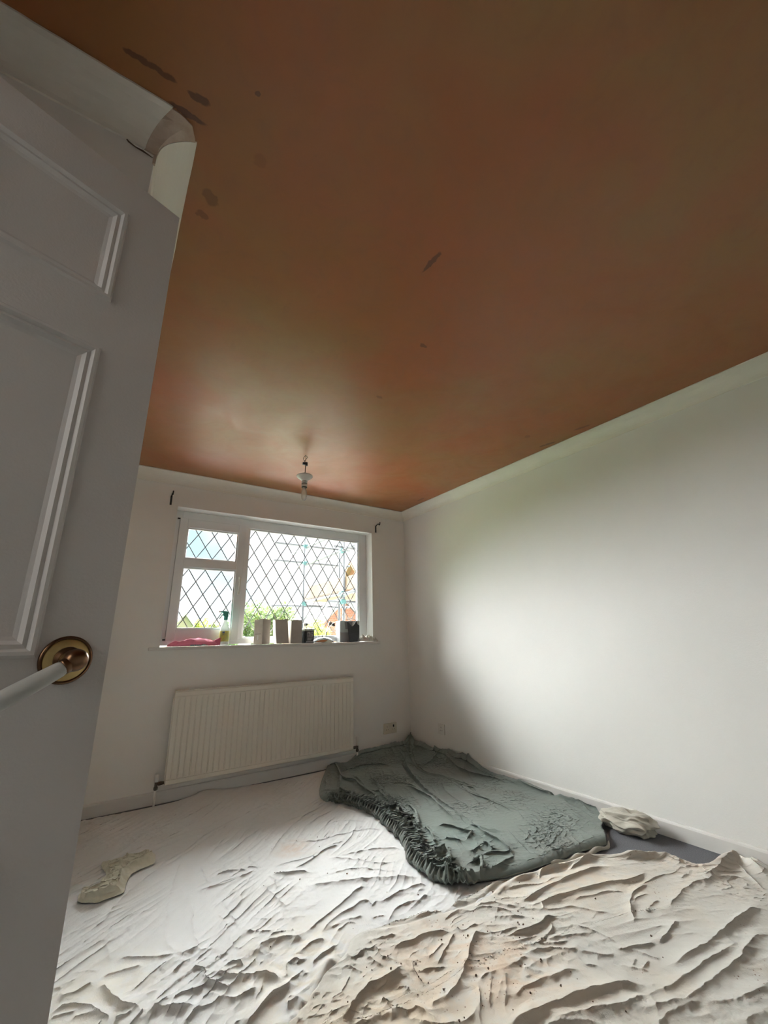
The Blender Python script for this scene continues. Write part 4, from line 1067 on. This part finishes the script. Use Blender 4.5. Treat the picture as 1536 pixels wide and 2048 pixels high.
M_rag = cloth_mat('putty_rag', (0.60, 0.57, 0.46), (0.42, 0.38, 0.28), 0.5, 0.0)
M_bundle = cloth_mat('lining_cotton', (0.48, 0.455, 0.39), (0.46, 0.42, 0.34), 0.5, 0.0)

cream_top, cream_left = np.array(pairs(C_creamtop)), np.array(pairs(C_creamleft))
ct = spline(cream_top, 90); cl = spline(cream_left, 50)
cream_poly = np.vstack([ct, [[2.70, 0.25], [0.45, 0.25]], cl[::-1]])
gf, gl = spline(pairs(C_gfront), 140), spline(pairs(C_gleft), 40)
green_poly = np.vstack([gf[::-1], gl, [[2.70, 3.62], [2.70, 1.6]]])
cream_poly[:, 0] = np.minimum(cream_poly[:, 0], 2.700)

def streaks(X, Y, ang, s, amp, along=2.6, across=24.0):
    """long pull-folds running one way over the cloth"""
    a = ang + 0.45 * gnoise(X * 1.3, Y * 1.3, s + 5)
    c, d = np.cos(ang), np.sin(ang); wx = X + 0.10 * gnoise(X * 2.1, Y * 2.1, s); wy = Y + 0.10 * gnoise(X * 2.1, Y * 2.1, s + 1)
    u = wx * c + wy * d; v = -wx * d + wy * c
    f = ridged(u * along, v * across, s + 2, 2.6) * 0.6 + ridged(u * along * 1.9 + 7, v * across * 2.1, s + 3, 2.6) * 0.3
    return amp * f * np.clip(0.5 + 1.4 * gnoise(X * 2.6 + 4, Y * 2.6, s + 4), 0.05, 1.0)

def flop(X, Y, Z, F, k, lean, seed, lx=-0.45, ly=-0.89):
    """pinch the crests and let them fall over to one side, as heavy cotton does"""
    ds = np.gradient(F, axis=0), np.gradient(F, axis=1); xu, xv = np.gradient(X, axis=1), np.gradient(X, axis=0); yu, yv = np.gradient(Y, axis=1), np.gradient(Y, axis=0)
    det = xu * yv - xv * yu; det = np.where(np.abs(det) < 1e-12, 1e-12, det)
    gx = (ds[1] * yv - ds[0] * yu) / det; gy = (ds[0] * xu - ds[1] * xv) / det
    m = np.hypot(gx, gy); f = np.where(m > 0.9, 0.9 / np.maximum(m, 1e-9), 1.0); gx, gy = gx * f, gy * f
    b = lean * (0.7 + 1.2 * gnoise(X * 4.0, Y * 4.0, seed))
    return X + k * gx + lx * b * F, Y + k * gy + ly * b * F

def small(X, Y, s, amp):
    """fine random creasing of loose cotton"""
    wx = X + 0.05 * gnoise(X * 4, Y * 4, s); wy = Y + 0.05 * gnoise(X * 4, Y * 4, s + 1)
    a = ridged(wx * 11 + wy * 6, wy * 16 - wx * 3, s + 2, 3.2) * 0.5 + ridged(wx * 26 - wy * 9, wy * 30 + wx * 14, s + 3, 3.0) * 0.3 + ridged(wx * 60, wy * 70, s + 4, 2.8) * 0.14
    gate = np.clip(0.45 + 1.3 * gnoise(X * 3.1, Y * 3.1, s + 6), 0.12, 1.0)
    return amp * a * gate

# white sheet: u across, v from the doorway to the window wall
fy = spline(pairs(C_far), 200); fy = fy[np.argsort(fy[:, 0])]
xs = np.linspace(-0.035, 1.80, 410)
yfar = np.interp(xs, np.r_[-0.04, fy[:, 0]], np.r_[3.572, fy[:, 1]]); yfar = np.clip(yfar, 3.585, 3.612)
vv = np.r_[np.linspace(0.35, 1.30, 36, endpoint=False), np.linspace(1.30, 3.62, 520)]; vv = (vv - 0.35) / (3.62 - 0.35)
WX = np.repeat(xs[None, :], len(vv), 0); WY = 0.35 + vv[:, None] * (yfar[None, :] - 0.35)
dC, _, _ = seg_dist(WX, WY, np.vstack([cream_poly, cream_poly[:1]])); sC = np.where(inside(WX, WY, cream_poly), -dC, dC)
dG, _, _ = seg_dist(WX, WY, np.vstack([green_poly, green_poly[:1]])); sG = np.where(inside(WX, WY, green_poly), -dG, dG)
def sst(x, a, b): t = np.clip((x - a) / (b - a), 0, 1); return t * t * (3 - 2 * t)
field = fold_field(WX, WY, FOLDS_w, 0.60, 0.95) + streaks(WX, WY, 0.62, 101, 0.0120, 2.2, 17.0) + small(WX, WY, 11, 0.0045)
busy = np.clip((2.15 - WY) / 0.4, 0, 1); field += small(WX, WY, 31, 0.006) * busy
WZ = 0.0045 + field * sst(sC, -0.03, 0.012) * sst(sG, -0.035, 0.006)
edge = np.minimum.reduce([WX + 0.035, 1.80 - WX, yfar[None, :] - WY]); WZ *= 0.25 + 0.75 * sst(edge, 0, 0.02)
# pulled up on the skirting near the radiator's middle
WZ += 0.030 * np.exp(-((WX - 0.82) / 0.13) ** 2) * sst(WY, 3.45, 3.60)
# carpet bump where the door cupboard corner stands
m_in = sst(np.minimum(edge, np.minimum(sC, sG)), 0.0, 0.05)
WX2, WY2 = flop(WX, WY, WZ, (field * m_in).clip(0, 0.05), 0.008, 0.55, 3)
sheet = grid_mesh('dust_sheet', WX2, WY2, WZ, M_sheet)
tag(sheet, 'large creased white dust sheet covering the floor from the door to the radiator', 'dust sheet')

CX, CY = coons([(0.45, 0.25), (1.2, 0.25), (2.0, 0.25), (2.70, 0.25)], np.minimum(ct, [[2.700, 9]]), [(0.45, 0.25), (0.46, 0.8), (0.488, 1.396)] if False else np.vstack([[[0.45, 0.25], [0.455, 0.8]], cl[::-1]]), [(2.70, 0.25), (2.70, 0.5), (2.70, 0.80), ct[-1].clip(max=2.700)], 500, 330)
dE, _, _ = seg_dist(CX, CY, np.vstack([ct, ]))
dL, _, _ = seg_dist(CX, CY, cl); ee = np.minimum(dE, dL)
field = fold_field(CX, CY, FOLDS_c, 0.54, 0.95) + streaks(CX, CY, 2.75, 111, 0.009, 2.6, 15.0) + small(CX, CY, 51, 0.0065) + small(CX, CY, 71, 0.007) * np.clip((1.75 - CX) / 0.3, 0, 1)
roll = 0.022 * np.exp(-((ee - 0.02) / 0.018) ** 2) * (0.6 + 0.8 * gnoise(CX * 7, CY * 7, 4)) * sst(CX, 1.3, 1.8)
CZ = 0.0075 + (field + roll) * (0.2 + 0.8 * sst(ee, 0.0, 0.014))
m_in = sst(np.minimum(ee, 2.70 - CX), 0.0, 0.05)
CX2, CY2 = flop(CX, CY, CZ, ((field + roll) * m_in).clip(0, 0.05), 0.009, 0.55, 5)
cream = grid_mesh('dust_sheet', CX2, CY2, CZ, M_cream)
tag(cream, 'heavily crumpled cream dust sheet with brown plaster specks in the right foreground', 'dust sheet')

# grey-green gathered cover in the corner
front = gf; left_c = gl
corner = [[1.822, 3.600], [2.2, 3.606], [2.5, 3.609], [2.694, 3.609]]
rightc = [[2.347, 1.489], [2.50, 1.60], [2.66, 1.70], [2.697, 1.86], [2.699, 2.4], [2.699, 3.0], [2.694, 3.609]]
glc = np.vstack([gl[:-1], [[1.822, 3.600]]])
GX, GY = coons(front, corner, glc, rightc, 720, 520)
# coons frame: v=0 is the front (ruffled) edge from far-left to near-right, v=1 the window wall
dF, frF, _ = seg_dist(GX, GY, gf); dL2, _, _ = seg_dist(GX, GY, glc); dR, _, _ = seg_dist(GX, GY, spline(rightc, 60))
rim = np.minimum(dF, dL2)
plateau = 0.016 + 0.007 * gnoise(GX * 3, GY * 3, 14) + 0.010 * np.exp(-((rim - 0.05) / 0.05) ** 2)
rnd = np.sqrt(np.clip(1 - (1 - np.clip(rim / 0.022, 0, 1)) ** 2, 0, 1))
field = fold_field(GX, GY, FOLDS_g, 1.0, 0.9) + streaks(GX, GY, 1.15, 121, 0.014, 1.6, 10.0) + small(GX, GY, 91, 0.010)
# elastic gathers along the first part of the front edge
gath = sst(0.66 - frF, 0.0, 0.06) * np.exp(-(np.clip(dF - 0.02, 0, 9) / 0.095) ** 1.5)
ph = frF * 2 * np.pi * 42 + 3.0 * gnoise(GX * 9, GY * 9, 2) + dF * 20
gather = (np.abs(np.sin(ph)) ** 0.7 * 0.027 + 0.010 * gnoise(GX * 30, GY * 30, 6)) * gath
GZ = 0.006 + rnd * (plateau + field + gather)
# climbs the skirting in the corner
cw, cr = sst(GX, 1.97, 2.14), sst(GY, 2.55, 2.95)
dW = np.clip(3.609 - GY, 0, 9); dRr = np.clip(2.699 - GX, 0, 9)
climb = 0.080 * cw * np.exp(-(dW / 0.075) ** 1.6) * (1 + 0.35 * gnoise(GX * 5, GY * 5, 8)) 
climb2 = 0.085 * cr * np.exp(-(dRr / 0.085) ** 1.6) * (1 + 0.5 * gnoise(GX * 6, GY * 6, 18))
peak = 0.11 * np.exp(-(np.hypot(2.70 - GX, (3.61 - GY)) / 0.13) ** 1.4)
GZ = np.maximum(GZ, 0.006 * rnd + 0.004)
GZ += np.maximum(np.maximum(climb, climb2), peak * 1.3)
GZ += 0.022 * np.exp(-(dRr / 0.03) ** 2) * sst(GY, 1.9, 2.3) * (1 - cr)
# keep clear of the wall by pulling the climbed part in front of the skirting
m_in = sst(np.minimum.reduce([rim, dRr, dW]), 0.0, 0.04)
FX = (GZ - 0.02).clip(0, 0.07) * m_in
GX2, GY2 = flop(GX, GY, GZ, FX, 0.012, 0.5, 7, -0.75, -0.66)
wob = 0.006 * np.sin(frF * 150) * gath * np.exp(-(dF / 0.05)); GX2 = np.minimum(GX2 + wob, 2.7035); GY2 = np.minimum(GY2 + wob * 0.7, 3.615)
cover = grid_mesh('cotton_cover', GX2, GY2, GZ, M_greencloth)
tag(cover, 'large grey-green cotton cover with a gathered edge spread in the far right corner', 'fabric cover')
# pale strip of its underside showing along the near edge
bm = bmesh.new(); st = [(1.95, 1.542), (2.05, 1.522), (2.15, 1.508), (2.24, 1.495), (2.33, 1.478), (2.37, 1.490)]
sp_ = spline(st, 40)
t0 = []
for i, (x, y) in enumerate(sp_):
    w = 0.020 * math.sin(math.pi * min(1, (i + 4) / 43)); z = 0.006 + 0.006 * math.sin(i * 0.5)
    t0.append([bm.verts.new((x, y - w, z * 0.6)), bm.verts.new((x, y - w * 0.4, z + 0.010)), bm.verts.new((x, y + 0.010, z + 0.004))])
for a, b in zip(t0, t0[1:]):
    for k in range(2): bm.faces.new((a[k], b[k], b[k + 1], a[k + 1]))
hm = obj('hem_lining', bm, M_bundle, cover, True); md = hm.modifiers.new('t', 'SOLIDIFY'); md.thickness = 0.002

# cream bundle at the end of the cover
bm = bmesh.new(); bmesh.ops.create_icosphere(bm, subdivisions=6, radius=1.0)
for v in bm.verts:
    p = v.co.copy(); q = p * 1.6
    n1 = 1 - abs(mnoise.noise(q * 0.8 + Vector((3, 1, 4)))) * 3.0; n2 = 1 - abs(mnoise.noise(p * 2.3 + Vector((7, 2, 5)))) * 2.4; n3 = mnoise.noise(p * 5)
    s = 1 + 0.20 * n1 + 0.09 * n2 + 0.03 * n3 - 0.2
    p = p * s
    x = p.x * 0.082; y = p.y * 0.155; z = p.z * 0.060 + 0.050
    if z < 0.010: z = 0.004 + (z + 0.02) * 0.02
    v.co = Vector((x, y, max(z, 0.002)))
bundle = obj('cloth_bundle', bm, M_bundle, None, True); bundle.location = (2.604, 1.505, 0.0)
bundle.rotation_euler = (0, 0, 0.1)
tag(bundle, 'balled-up cream cloth against the skirting at the end of the green cover', 'cloth')

# putty-coloured rag thrown on the white sheet
ra, rb = spline(pairs(C_ragL), 160), spline(pairs(C_ragR), 160)
nv = 60; v = np.linspace(0, 1, nv)[:, None]; RX = ra[:, 0][None] * (1 - v) + rb[:, 0][None] * v; RYY = ra[:, 1][None] * (1 - v) + rb[:, 1][None] * v
u = np.linspace(0, 1, 160)[None, :]
e = sst(np.minimum(u, 1 - u), 0, 0.06) * sst(np.minimum(v, 1 - v), -0.02, 0.26)
rg = 0.009 * ridged(RX * 16 + RYY * 9, RYY * 20 - RX * 14, 5, 2.4) + 0.010 * ridged(RX * 8, RYY * 8, 9, 2.2) + 0.0025 * ridged(RX * 40, RYY * 44, 12, 2.4)
lift = 0.016 * np.exp(-((v - 0.80) / 0.10) ** 2) * (0.5 + np.clip(1.4 * gnoise(RX * 11, RYY * 11, 3), -0.4, 1)) * e
RZ = 0.0070 + 0.009 * e + 1.5 * rg * e + 1.2 * lift
# follow the sheet underneath
def sheet_z(x, y):
    i = np.clip(((x + 0.035) / (1.835) * 409).round().astype(int), 0, 409)
    yc = np.clip((y - 0.35) / (yfar[i] - 0.35), 0, 1); j = np.clip(np.searchsorted(vv, yc), 0, len(vv) - 1); return WZ[j, i]
rf = (1.5 * rg * e + lift).clip(0, 0.05) * e; RX2, RY2 = flop(RX, RYY, RZ, rf, 0.007, 0.8, 13)
RZ += sheet_z(RX2, RY2)
rag = grid_mesh('cleaning_rag', RX2, RY2, RZ, M_rag); md = rag.modifiers.new('t', 'SOLIDIFY'); md.thickness = 0.0018; md.offset = -1
tag(rag, 'twisted putty-coloured rag lying on the white dust sheet near the door', 'rag')

# crumbs of plaster and grit
M_crumb = mat('brown_crumbs', (0.10, 0.06, 0.04), rough=0.95)
bm = bmesh.new(); rnd_ = random.Random(4)
def cz(x, y):
    if inside(np.array([x]), np.array([y]), cream_poly)[0]:
        k = np.argmin((CX - x) ** 2 + (CY - y) ** 2); return CZ.flat[k]
    return float(sheet_z(np.array([x]), np.array([y]))[0])
for k in range(110):
    a, r0 = rnd_.uniform(0, 6.28), abs(rnd_.gauss(0, 0.24)); cxx, cyy = rnd_.choice([(1.22, 1.34), (1.05, 1.42), (1.35, 1.22), (1.05, 2.35), (1.55, 1.40)])
    x, y = cxx + r0 * math.cos(a), cyy + r0 * math.sin(a)
    s = rnd_.choice([0.0012, 0.0014, 0.0018, 0.0022, 0.0032]); t = bmesh.new(); bmesh.ops.create_icosphere(t, subdivisions=1, radius=s)
    for v_ in t.verts: v_.co *= rnd_.uniform(0.7, 1.4)
    merge(bm, t, Matrix.Translation((x, y, cz(x, y) + s * 0.4)))
cr_ = obj('plaster_crumbs', bm, M_crumb); tag(cr_, 'brown plaster crumbs scattered over the dust sheets', 'crumbs', kind='stuff')

# ------------------------------------------------------------------ outside the window
GZ0 = -2.6
M_grass = mat('garden_grass', (0.10, 0.18, 0.05), rough=0.95, vscale=2, col2=(0.07, 0.12, 0.04))
bm = bmesh.new(); box(bm, -60, 80, D + 0.6, 140, GZ0 - 0.2, GZ0); struct('ground', bm, M_grass)
M_bounce_slab = mat('pale_bounce_slab', (0.60, 0.58, 0.54), rough=0.9, vscale=3, col2=(0.54, 0.52, 0.48))
bm = bmesh.new(); box(bm, -8, 12, D + 0.7, 11.0, GZ0, GZ0 + 0.03, 0.01); struct('added_bounce_slab', bm, M_bounce_slab)  # unseen pale slab, added to bounce sunlight up through the window
M_galv = mat('galvanised_tube', (0.10, 0.105, 0.115), rough=0.6); M_coup = mat('green_coupler', (0.07, 0.17, 0.17), rough=0.6)
M_board = mat('scaffold_board', (0.17, 0.115, 0.07), rough=0.8, vscale=4, col2=(0.12, 0.08, 0.05))
sc = empty('scaffold', (3.9, 7.5, GZ0), 'grey tube scaffold with brown toe boards seen through the right of the window', 'scaffold')
SO = Vector(sc.location)
def sobj(name, bm, m, smooth=False):
    for v in bm.verts: v.co -= SO
    return obj(name, bm, m, sc, smooth)
def pole(name, a, b, r=0.0242):
    bm = bmesh.new(); tube(bm, [a, b], r, 14); sobj(name, bm, M_galv, True)
for x, y in ((3.49, 8.25), (3.585, 6.64), (4.34, 8.25), (4.40, 6.64)): pole('standard', (x, y, GZ0), (x, y, 4.3))
for z in (3.03, 2.66, 1.74): pole('ledger', (2.83, 8.295, z), (4.62, 8.295, z))
for z in (2.99, 2.62, 1.83): pole('transom', (3.54, 9.6, z), (3.54, 5.3, z))
for z in (2.99, 2.3): pole('transom', (4.39, 9.4, z), (4.39, 5.3, z))
pole('ledger', (3.3, 6.69, 1.70), (4.7, 6.69, 1.70)); pole('ledger', (3.4, 6.69, 2.70), (4.7, 6.69, 2.70))
pole('brace', (3.50, 8.7, 1.4), (3.62, 5.6, 2.0))
for x, y, z in ((3.515, 8.27, 3.01), (3.515, 8.27, 2.64), (3.56, 6.66, 2.97), (3.56, 6.66, 2.62), (3.57, 6.66, 1.84), (3.57, 6.66, 1.70), (3.515, 8.27, 1.79)):
    bm = bmesh.new(); box(bm, x - 0.05, x + 0.05, y - 0.045, y + 0.045, z - 0.045, z + 0.045, 0.018); tube(bm, [(x - 0.07, y, z + 0.01), (x + 0.07, y, z - 0.02)], 0.013, 8); sobj('coupler', bm, M_coup)
bm = bmesh.new(); box(bm, 3.60, 3.635, 5.4, 8.5, 1.90, 2.14, 0.004); sobj('toe_board', bm, M_board)
for k in range(3):
    bm = bmesh.new(); box(bm, 3.65 + k * 0.235, 3.875 + k * 0.235, 5.3, 8.55, 1.862, 1.898, 0.004); sobj('walk_board', bm, M_board)

def brick_mat(name, c1, c2, mortar, sc_=1.0):
    m = bpy.data.materials.new(name); m.use_nodes = True; n = m.node_tree.nodes; l = m.node_tree.links; b = n['Principled BSDF']; b.inputs['Roughness'].default_value = 0.9
    t = n.new('ShaderNodeTexBrick'); t.inputs['Color1'].default_value = (*c1, 1); t.inputs['Color2'].default_value = (*c2, 1); t.inputs['Mortar'].default_value = (*mortar, 1)
    t.inputs['Scale'].default_value = 4.4 * sc_; t.inputs['Mortar Size'].default_value = 0.02; g = n.new('ShaderNodeTexCoord'); mp = n.new('ShaderNodeMapping'); mp.inputs['Rotation'].default_value = (math.pi / 2, 0, 0)
    l.new(g.outputs['Object'], mp.inputs[0]); l.new(mp.outputs[0], t.inputs['Vector']); l.new(t.outputs['Color'], b.inputs['Base Color']); return m
M_brick = brick_mat('orange_brick', (0.42, 0.17, 0.10), (0.34, 0.13, 0.08), (0.35, 0.30, 0.26))
M_tile = mat('clay_tile', (0.34, 0.24, 0.13), rough=0.9, vscale=6, col2=(0.24, 0.15, 0.09)); M_slate = mat('grey_tile', (0.16, 0.14, 0.14), rough=0.9, vscale=5, col2=(0.12, 0.10, 0.10))
M_fascia = mat('white_bargeboard', (0.62, 0.64, 0.60), rough=0.6); M_render = mat('cream_render', (0.42, 0.38, 0.34), rough=0.9); M_dglass = mat('dark_pane', (0.05, 0.06, 0.07), rough=0.1)
def house(name, x0, x1, y0, y1, ze, zr, axis, wall, roof, label, barge=None, windows=()):
    h = empty(name, ((x0 + x1) / 2, y0, GZ0), label, 'house'); O = Vector(h.location)
    def ho(nm, bm, m, p=h):
        for v in bm.verts: v.co -= O
        return obj(nm, bm, m, p)
    bm = bmesh.new(); xm, ym = (x0 + x1) / 2, (y0 + y1) / 2
    if axis == 'gable_front':       # ridge runs away from us: triangle faces the window
        sec = [(x0, GZ0), (x1, GZ0), (x1, ze), (xm, zr), (x0, ze)]; A = [bm.verts.new((x, y0, z)) for x, z in sec]; B = [bm.verts.new((x, y1, z)) for x, z in sec]
        roofs = [((x0 - 0.2, ze - 0.17), (xm, zr + 0.02)), ((xm, zr + 0.02), (x1 + 0.2, ze - 0.17))]
    else:
        sec = [(y0, GZ0), (y1, GZ0), (y1, ze), (ym, zr), (y0, ze)]; A = [bm.verts.new((x0, y, z)) for y, z in sec]; B = [bm.verts.new((x1, y, z)) for y, z in sec]
        roofs = []
    bm.faces.new(A); bm.faces.new(B[::-1])
    for i in range(5): bm.faces.new((A[i], A[(i + 1) % 5], B[(i + 1) % 5], B[i]))
    ho('wall', bm, wall)
    if axis == 'gable_front':
        for (ax, az), (bx, bz) in roofs:
            bm = bmesh.new(); vs = [bm.verts.new(c) for c in ((ax, y0 - 0.25, az), (bx, y0 - 0.25, bz), (bx, y1 + 0.2, bz), (ax, y1 + 0.2, az), (ax, y0 - 0.25, az + 0.10), (bx, y0 - 0.25, bz + 0.10), (bx, y1 + 0.2, bz + 0.10), (ax, y1 + 0.2, az + 0.10))]
            for f in ((0, 1, 2, 3), (4, 5, 6, 7), (0, 1, 5, 4), (2, 3, 7, 6), (1, 2, 6, 5), (0, 3, 7, 4)): bm.faces.new([vs[i] for i in f])
            ho('roof', bm, roof)
            if barge:
                d = Vector((bx - ax, 0, bz - az)); bm = bmesh.new(); vs = [bm.verts.new(c) for c in ((ax, y0 - 0.30, az - barge), (bx, y0 - 0.30, bz - barge), (bx, y0 - 0.30, bz + 0.11), (ax, y0 - 0.30, az + 0.11), (ax, y0 - 0.26, az - barge), (bx, y0 - 0.26, bz - barge), (bx, y0 - 0.26, bz + 0.11), (ax, y0 - 0.26, az + 0.11))]
                for f in ((0, 1, 2, 3), (4, 5, 6, 7), (0, 1, 5, 4), (2, 3, 7, 6), (1, 2, 6, 5), (0, 3, 7, 4)): bm.faces.new([vs[i] for i in f])
                ho('bargeboard', bm, M_fascia)
    else:
        for (ay, az), (by, bz) in (((y0 - 0.3, ze - 0.15), (ym, zr + 0.02)), ((ym, zr + 0.02), (y1 + 0.3, ze - 0.15))):
            bm = bmesh.new(); vs = [bm.verts.new(c) for c in ((x0 - 0.2, ay, az), (x0 - 0.2, by, bz), (x1 + 0.2, by, bz), (x1 + 0.2, ay, az), (x0 - 0.2, ay, az + 0.1), (x0 - 0.2, by, bz + 0.1), (x1 + 0.2, by, bz + 0.1), (x1 + 0.2, ay, az + 0.1))]
            for f in ((0, 1, 2, 3), (4, 5, 6, 7), (0, 1, 5, 4), (2, 3, 7, 6), (1, 2, 6, 5), (0, 3, 7, 4)): bm.faces.new([vs[i] for i in f])
            ho('roof', bm, roof)
    for wx0, wx1, wz0, wz1 in windows:
        bm = bmesh.new(); box(bm, wx0, wx1, y0 - 0.03, y0 + 0.02, wz0, wz1, 0.01); w = ho('window', bm, M_fascia)
        bm = bmesh.new(); box(bm, wx0 + 0.08, wx1 - 0.08, y0 - 0.04, y0 - 0.025, wz0 + 0.08, wz1 - 0.08); ho('pane', bm, M_dglass, w)
    return h
house('brick_house', 5.75, 8.11, 13.0, 14.9, 1.35, 2.42, 'gable_front', M_brick, M_slate, 'orange brick gable with white bargeboards beyond the scaffold', 0.12)
house('brick_house', 9.15, 16.0, 15.1, 17.0, 3.30, 4.25, 'side', M_brick, M_tile, 'taller brick house with clay tiled roof at the right edge of the window view')
house('distant_house', 3.95, 5.20, 30.0, 36.0, 2.02, 2.88, 'gable_front', M_render, M_slate, 'pale gabled house far off at the lower left of the window view', 0.08, ((4.25, 4.5, 1.6, 1.95), (4.65, 4.9, 1.6, 1.95)))
house('distant_house', 5.60, 8.2, 37.0, 41.0, 1.95, 2.80, 'side', M_render, M_slate, 'low grey-roofed house behind the shrubs at the left of the window view')
hc = house('distant_house', 8.95, 10.5, 24.0, 27.0, 2.05, 2.52, 'side', M_render, M_slate, 'grey roof seen between the green tree and the purple tree')
def plant(name, cx, cy, rx, ry, z0, z1, n, leaf, cols, label, seed, cat='tree'):
    rn = random.Random(seed); t = empty(name, (cx, cy, GZ0), label, cat)
    zc, rz = (z0 + z1) / 2, (z1 - z0) / 2
    bm = bmesh.new(); tube(bm, [(0, 0, 0), (0.05, 0, (z0 - GZ0) * 0.6), (0, 0, zc - GZ0)], [0.14, 0.10, 0.04], 8); obj('trunk', bm, mat('bark_' + str(seed), (0.10, 0.07, 0.05), 0.9), t)
    blobs = [(rn.uniform(-0.6, 0.6), rn.uniform(-0.6, 0.6), rn.uniform(-0.7, 0.62), rn.uniform(0.3, 0.5)) for _ in range(16)]
    co, fc = [], []
    for k in range(n):
        b = rn.choice(blobs); d = Vector((rn.gauss(0, 1), rn.gauss(0, 1), rn.gauss(0, 1))).normalized() * b[3] * rn.uniform(0.55, 1.0)
        p = Vector(((b[0] + d.x) * rx, (b[1] + d.y) * ry, zc - GZ0 + (b[2] + d.z) * rz)); p.z = min(p.z, z1 - GZ0)
        a = Vector((rn.gauss(0, 1), rn.gauss(0, 1), rn.gauss(0, 1))).normalized(); c = a.orthogonal().normalized(); s = leaf * rn.uniform(0.6, 1.3)
        i = len(co); co += [p - a * s, p + c * s * 0.55, p + a * s, p - c * s * 0.55]; fc.append((i, i + 1, i + 2, i + 3))
    me = bpy.data.meshes.new('foliage'); me.from_pydata(co, [], fc); o = link_mesh('foliage', me, mat(name + '_leaf', cols[0], 0.8, vscale=3.5, col2=cols[1]), t); o['kind'] = 'stuff'
    return t
plant('leafy_tree', 6.75, 20.0, 1.55, 1.3, -0.2, 2.93, 9000, 0.085, ((0.20, 0.27, 0.07), (0.10, 0.17, 0.07)), 'round green tree behind the cardboard boxes', 11)
plant('purple_tree', 7.20, 16.2, 0.85, 0.7, 0.6, 2.50, 5000, 0.055, ((0.055, 0.026, 0.042), (0.035, 0.026, 0.038)), 'purple-leaved tree beyond the scaffold pole', 12)
plant('yellow_bush', 5.20, 11.6, 0.62, 0.5, 0.2, 1.68, 5000, 0.045, ((0.46, 0.50, 0.06), (0.30, 0.38, 0.05)), 'bright yellow-green bush behind the chrome light fitting', 13, 'bush')
plant('yellow_shrub', 4.85, 26.0, 0.42, 0.5, 1.0, 2.45, 2500, 0.06, ((0.42, 0.44, 0.08), (0.24, 0.34, 0.08)), 'yellow-green shrub right of the pale far gable', 14, 'bush')
plant('green_shrub', 5.20, 25.0, 0.40, 0.5, 1.0, 2.2, 2500, 0.06, ((0.34, 0.38, 0.12), (0.22, 0.26, 0.10)), 'second yellow-green shrub, lower, beside the pinkish one', 15, 'bush')
plant('pinkish_shrub', 5.62, 26.0, 0.34, 0.5, 1.0, 2.35, 2000, 0.06, ((0.34, 0.22, 0.18), (0.24, 0.18, 0.13)), 'pinkish brown shrub left of the spray bottle', 16, 'bush')
plant('green_tree', 6.15, 24.0, 0.50, 0.5, 0.8, 2.5, 3000, 0.06, ((0.22, 0.36, 0.12), (0.14, 0.26, 0.10)), 'green tree behind the spray bottle', 17)
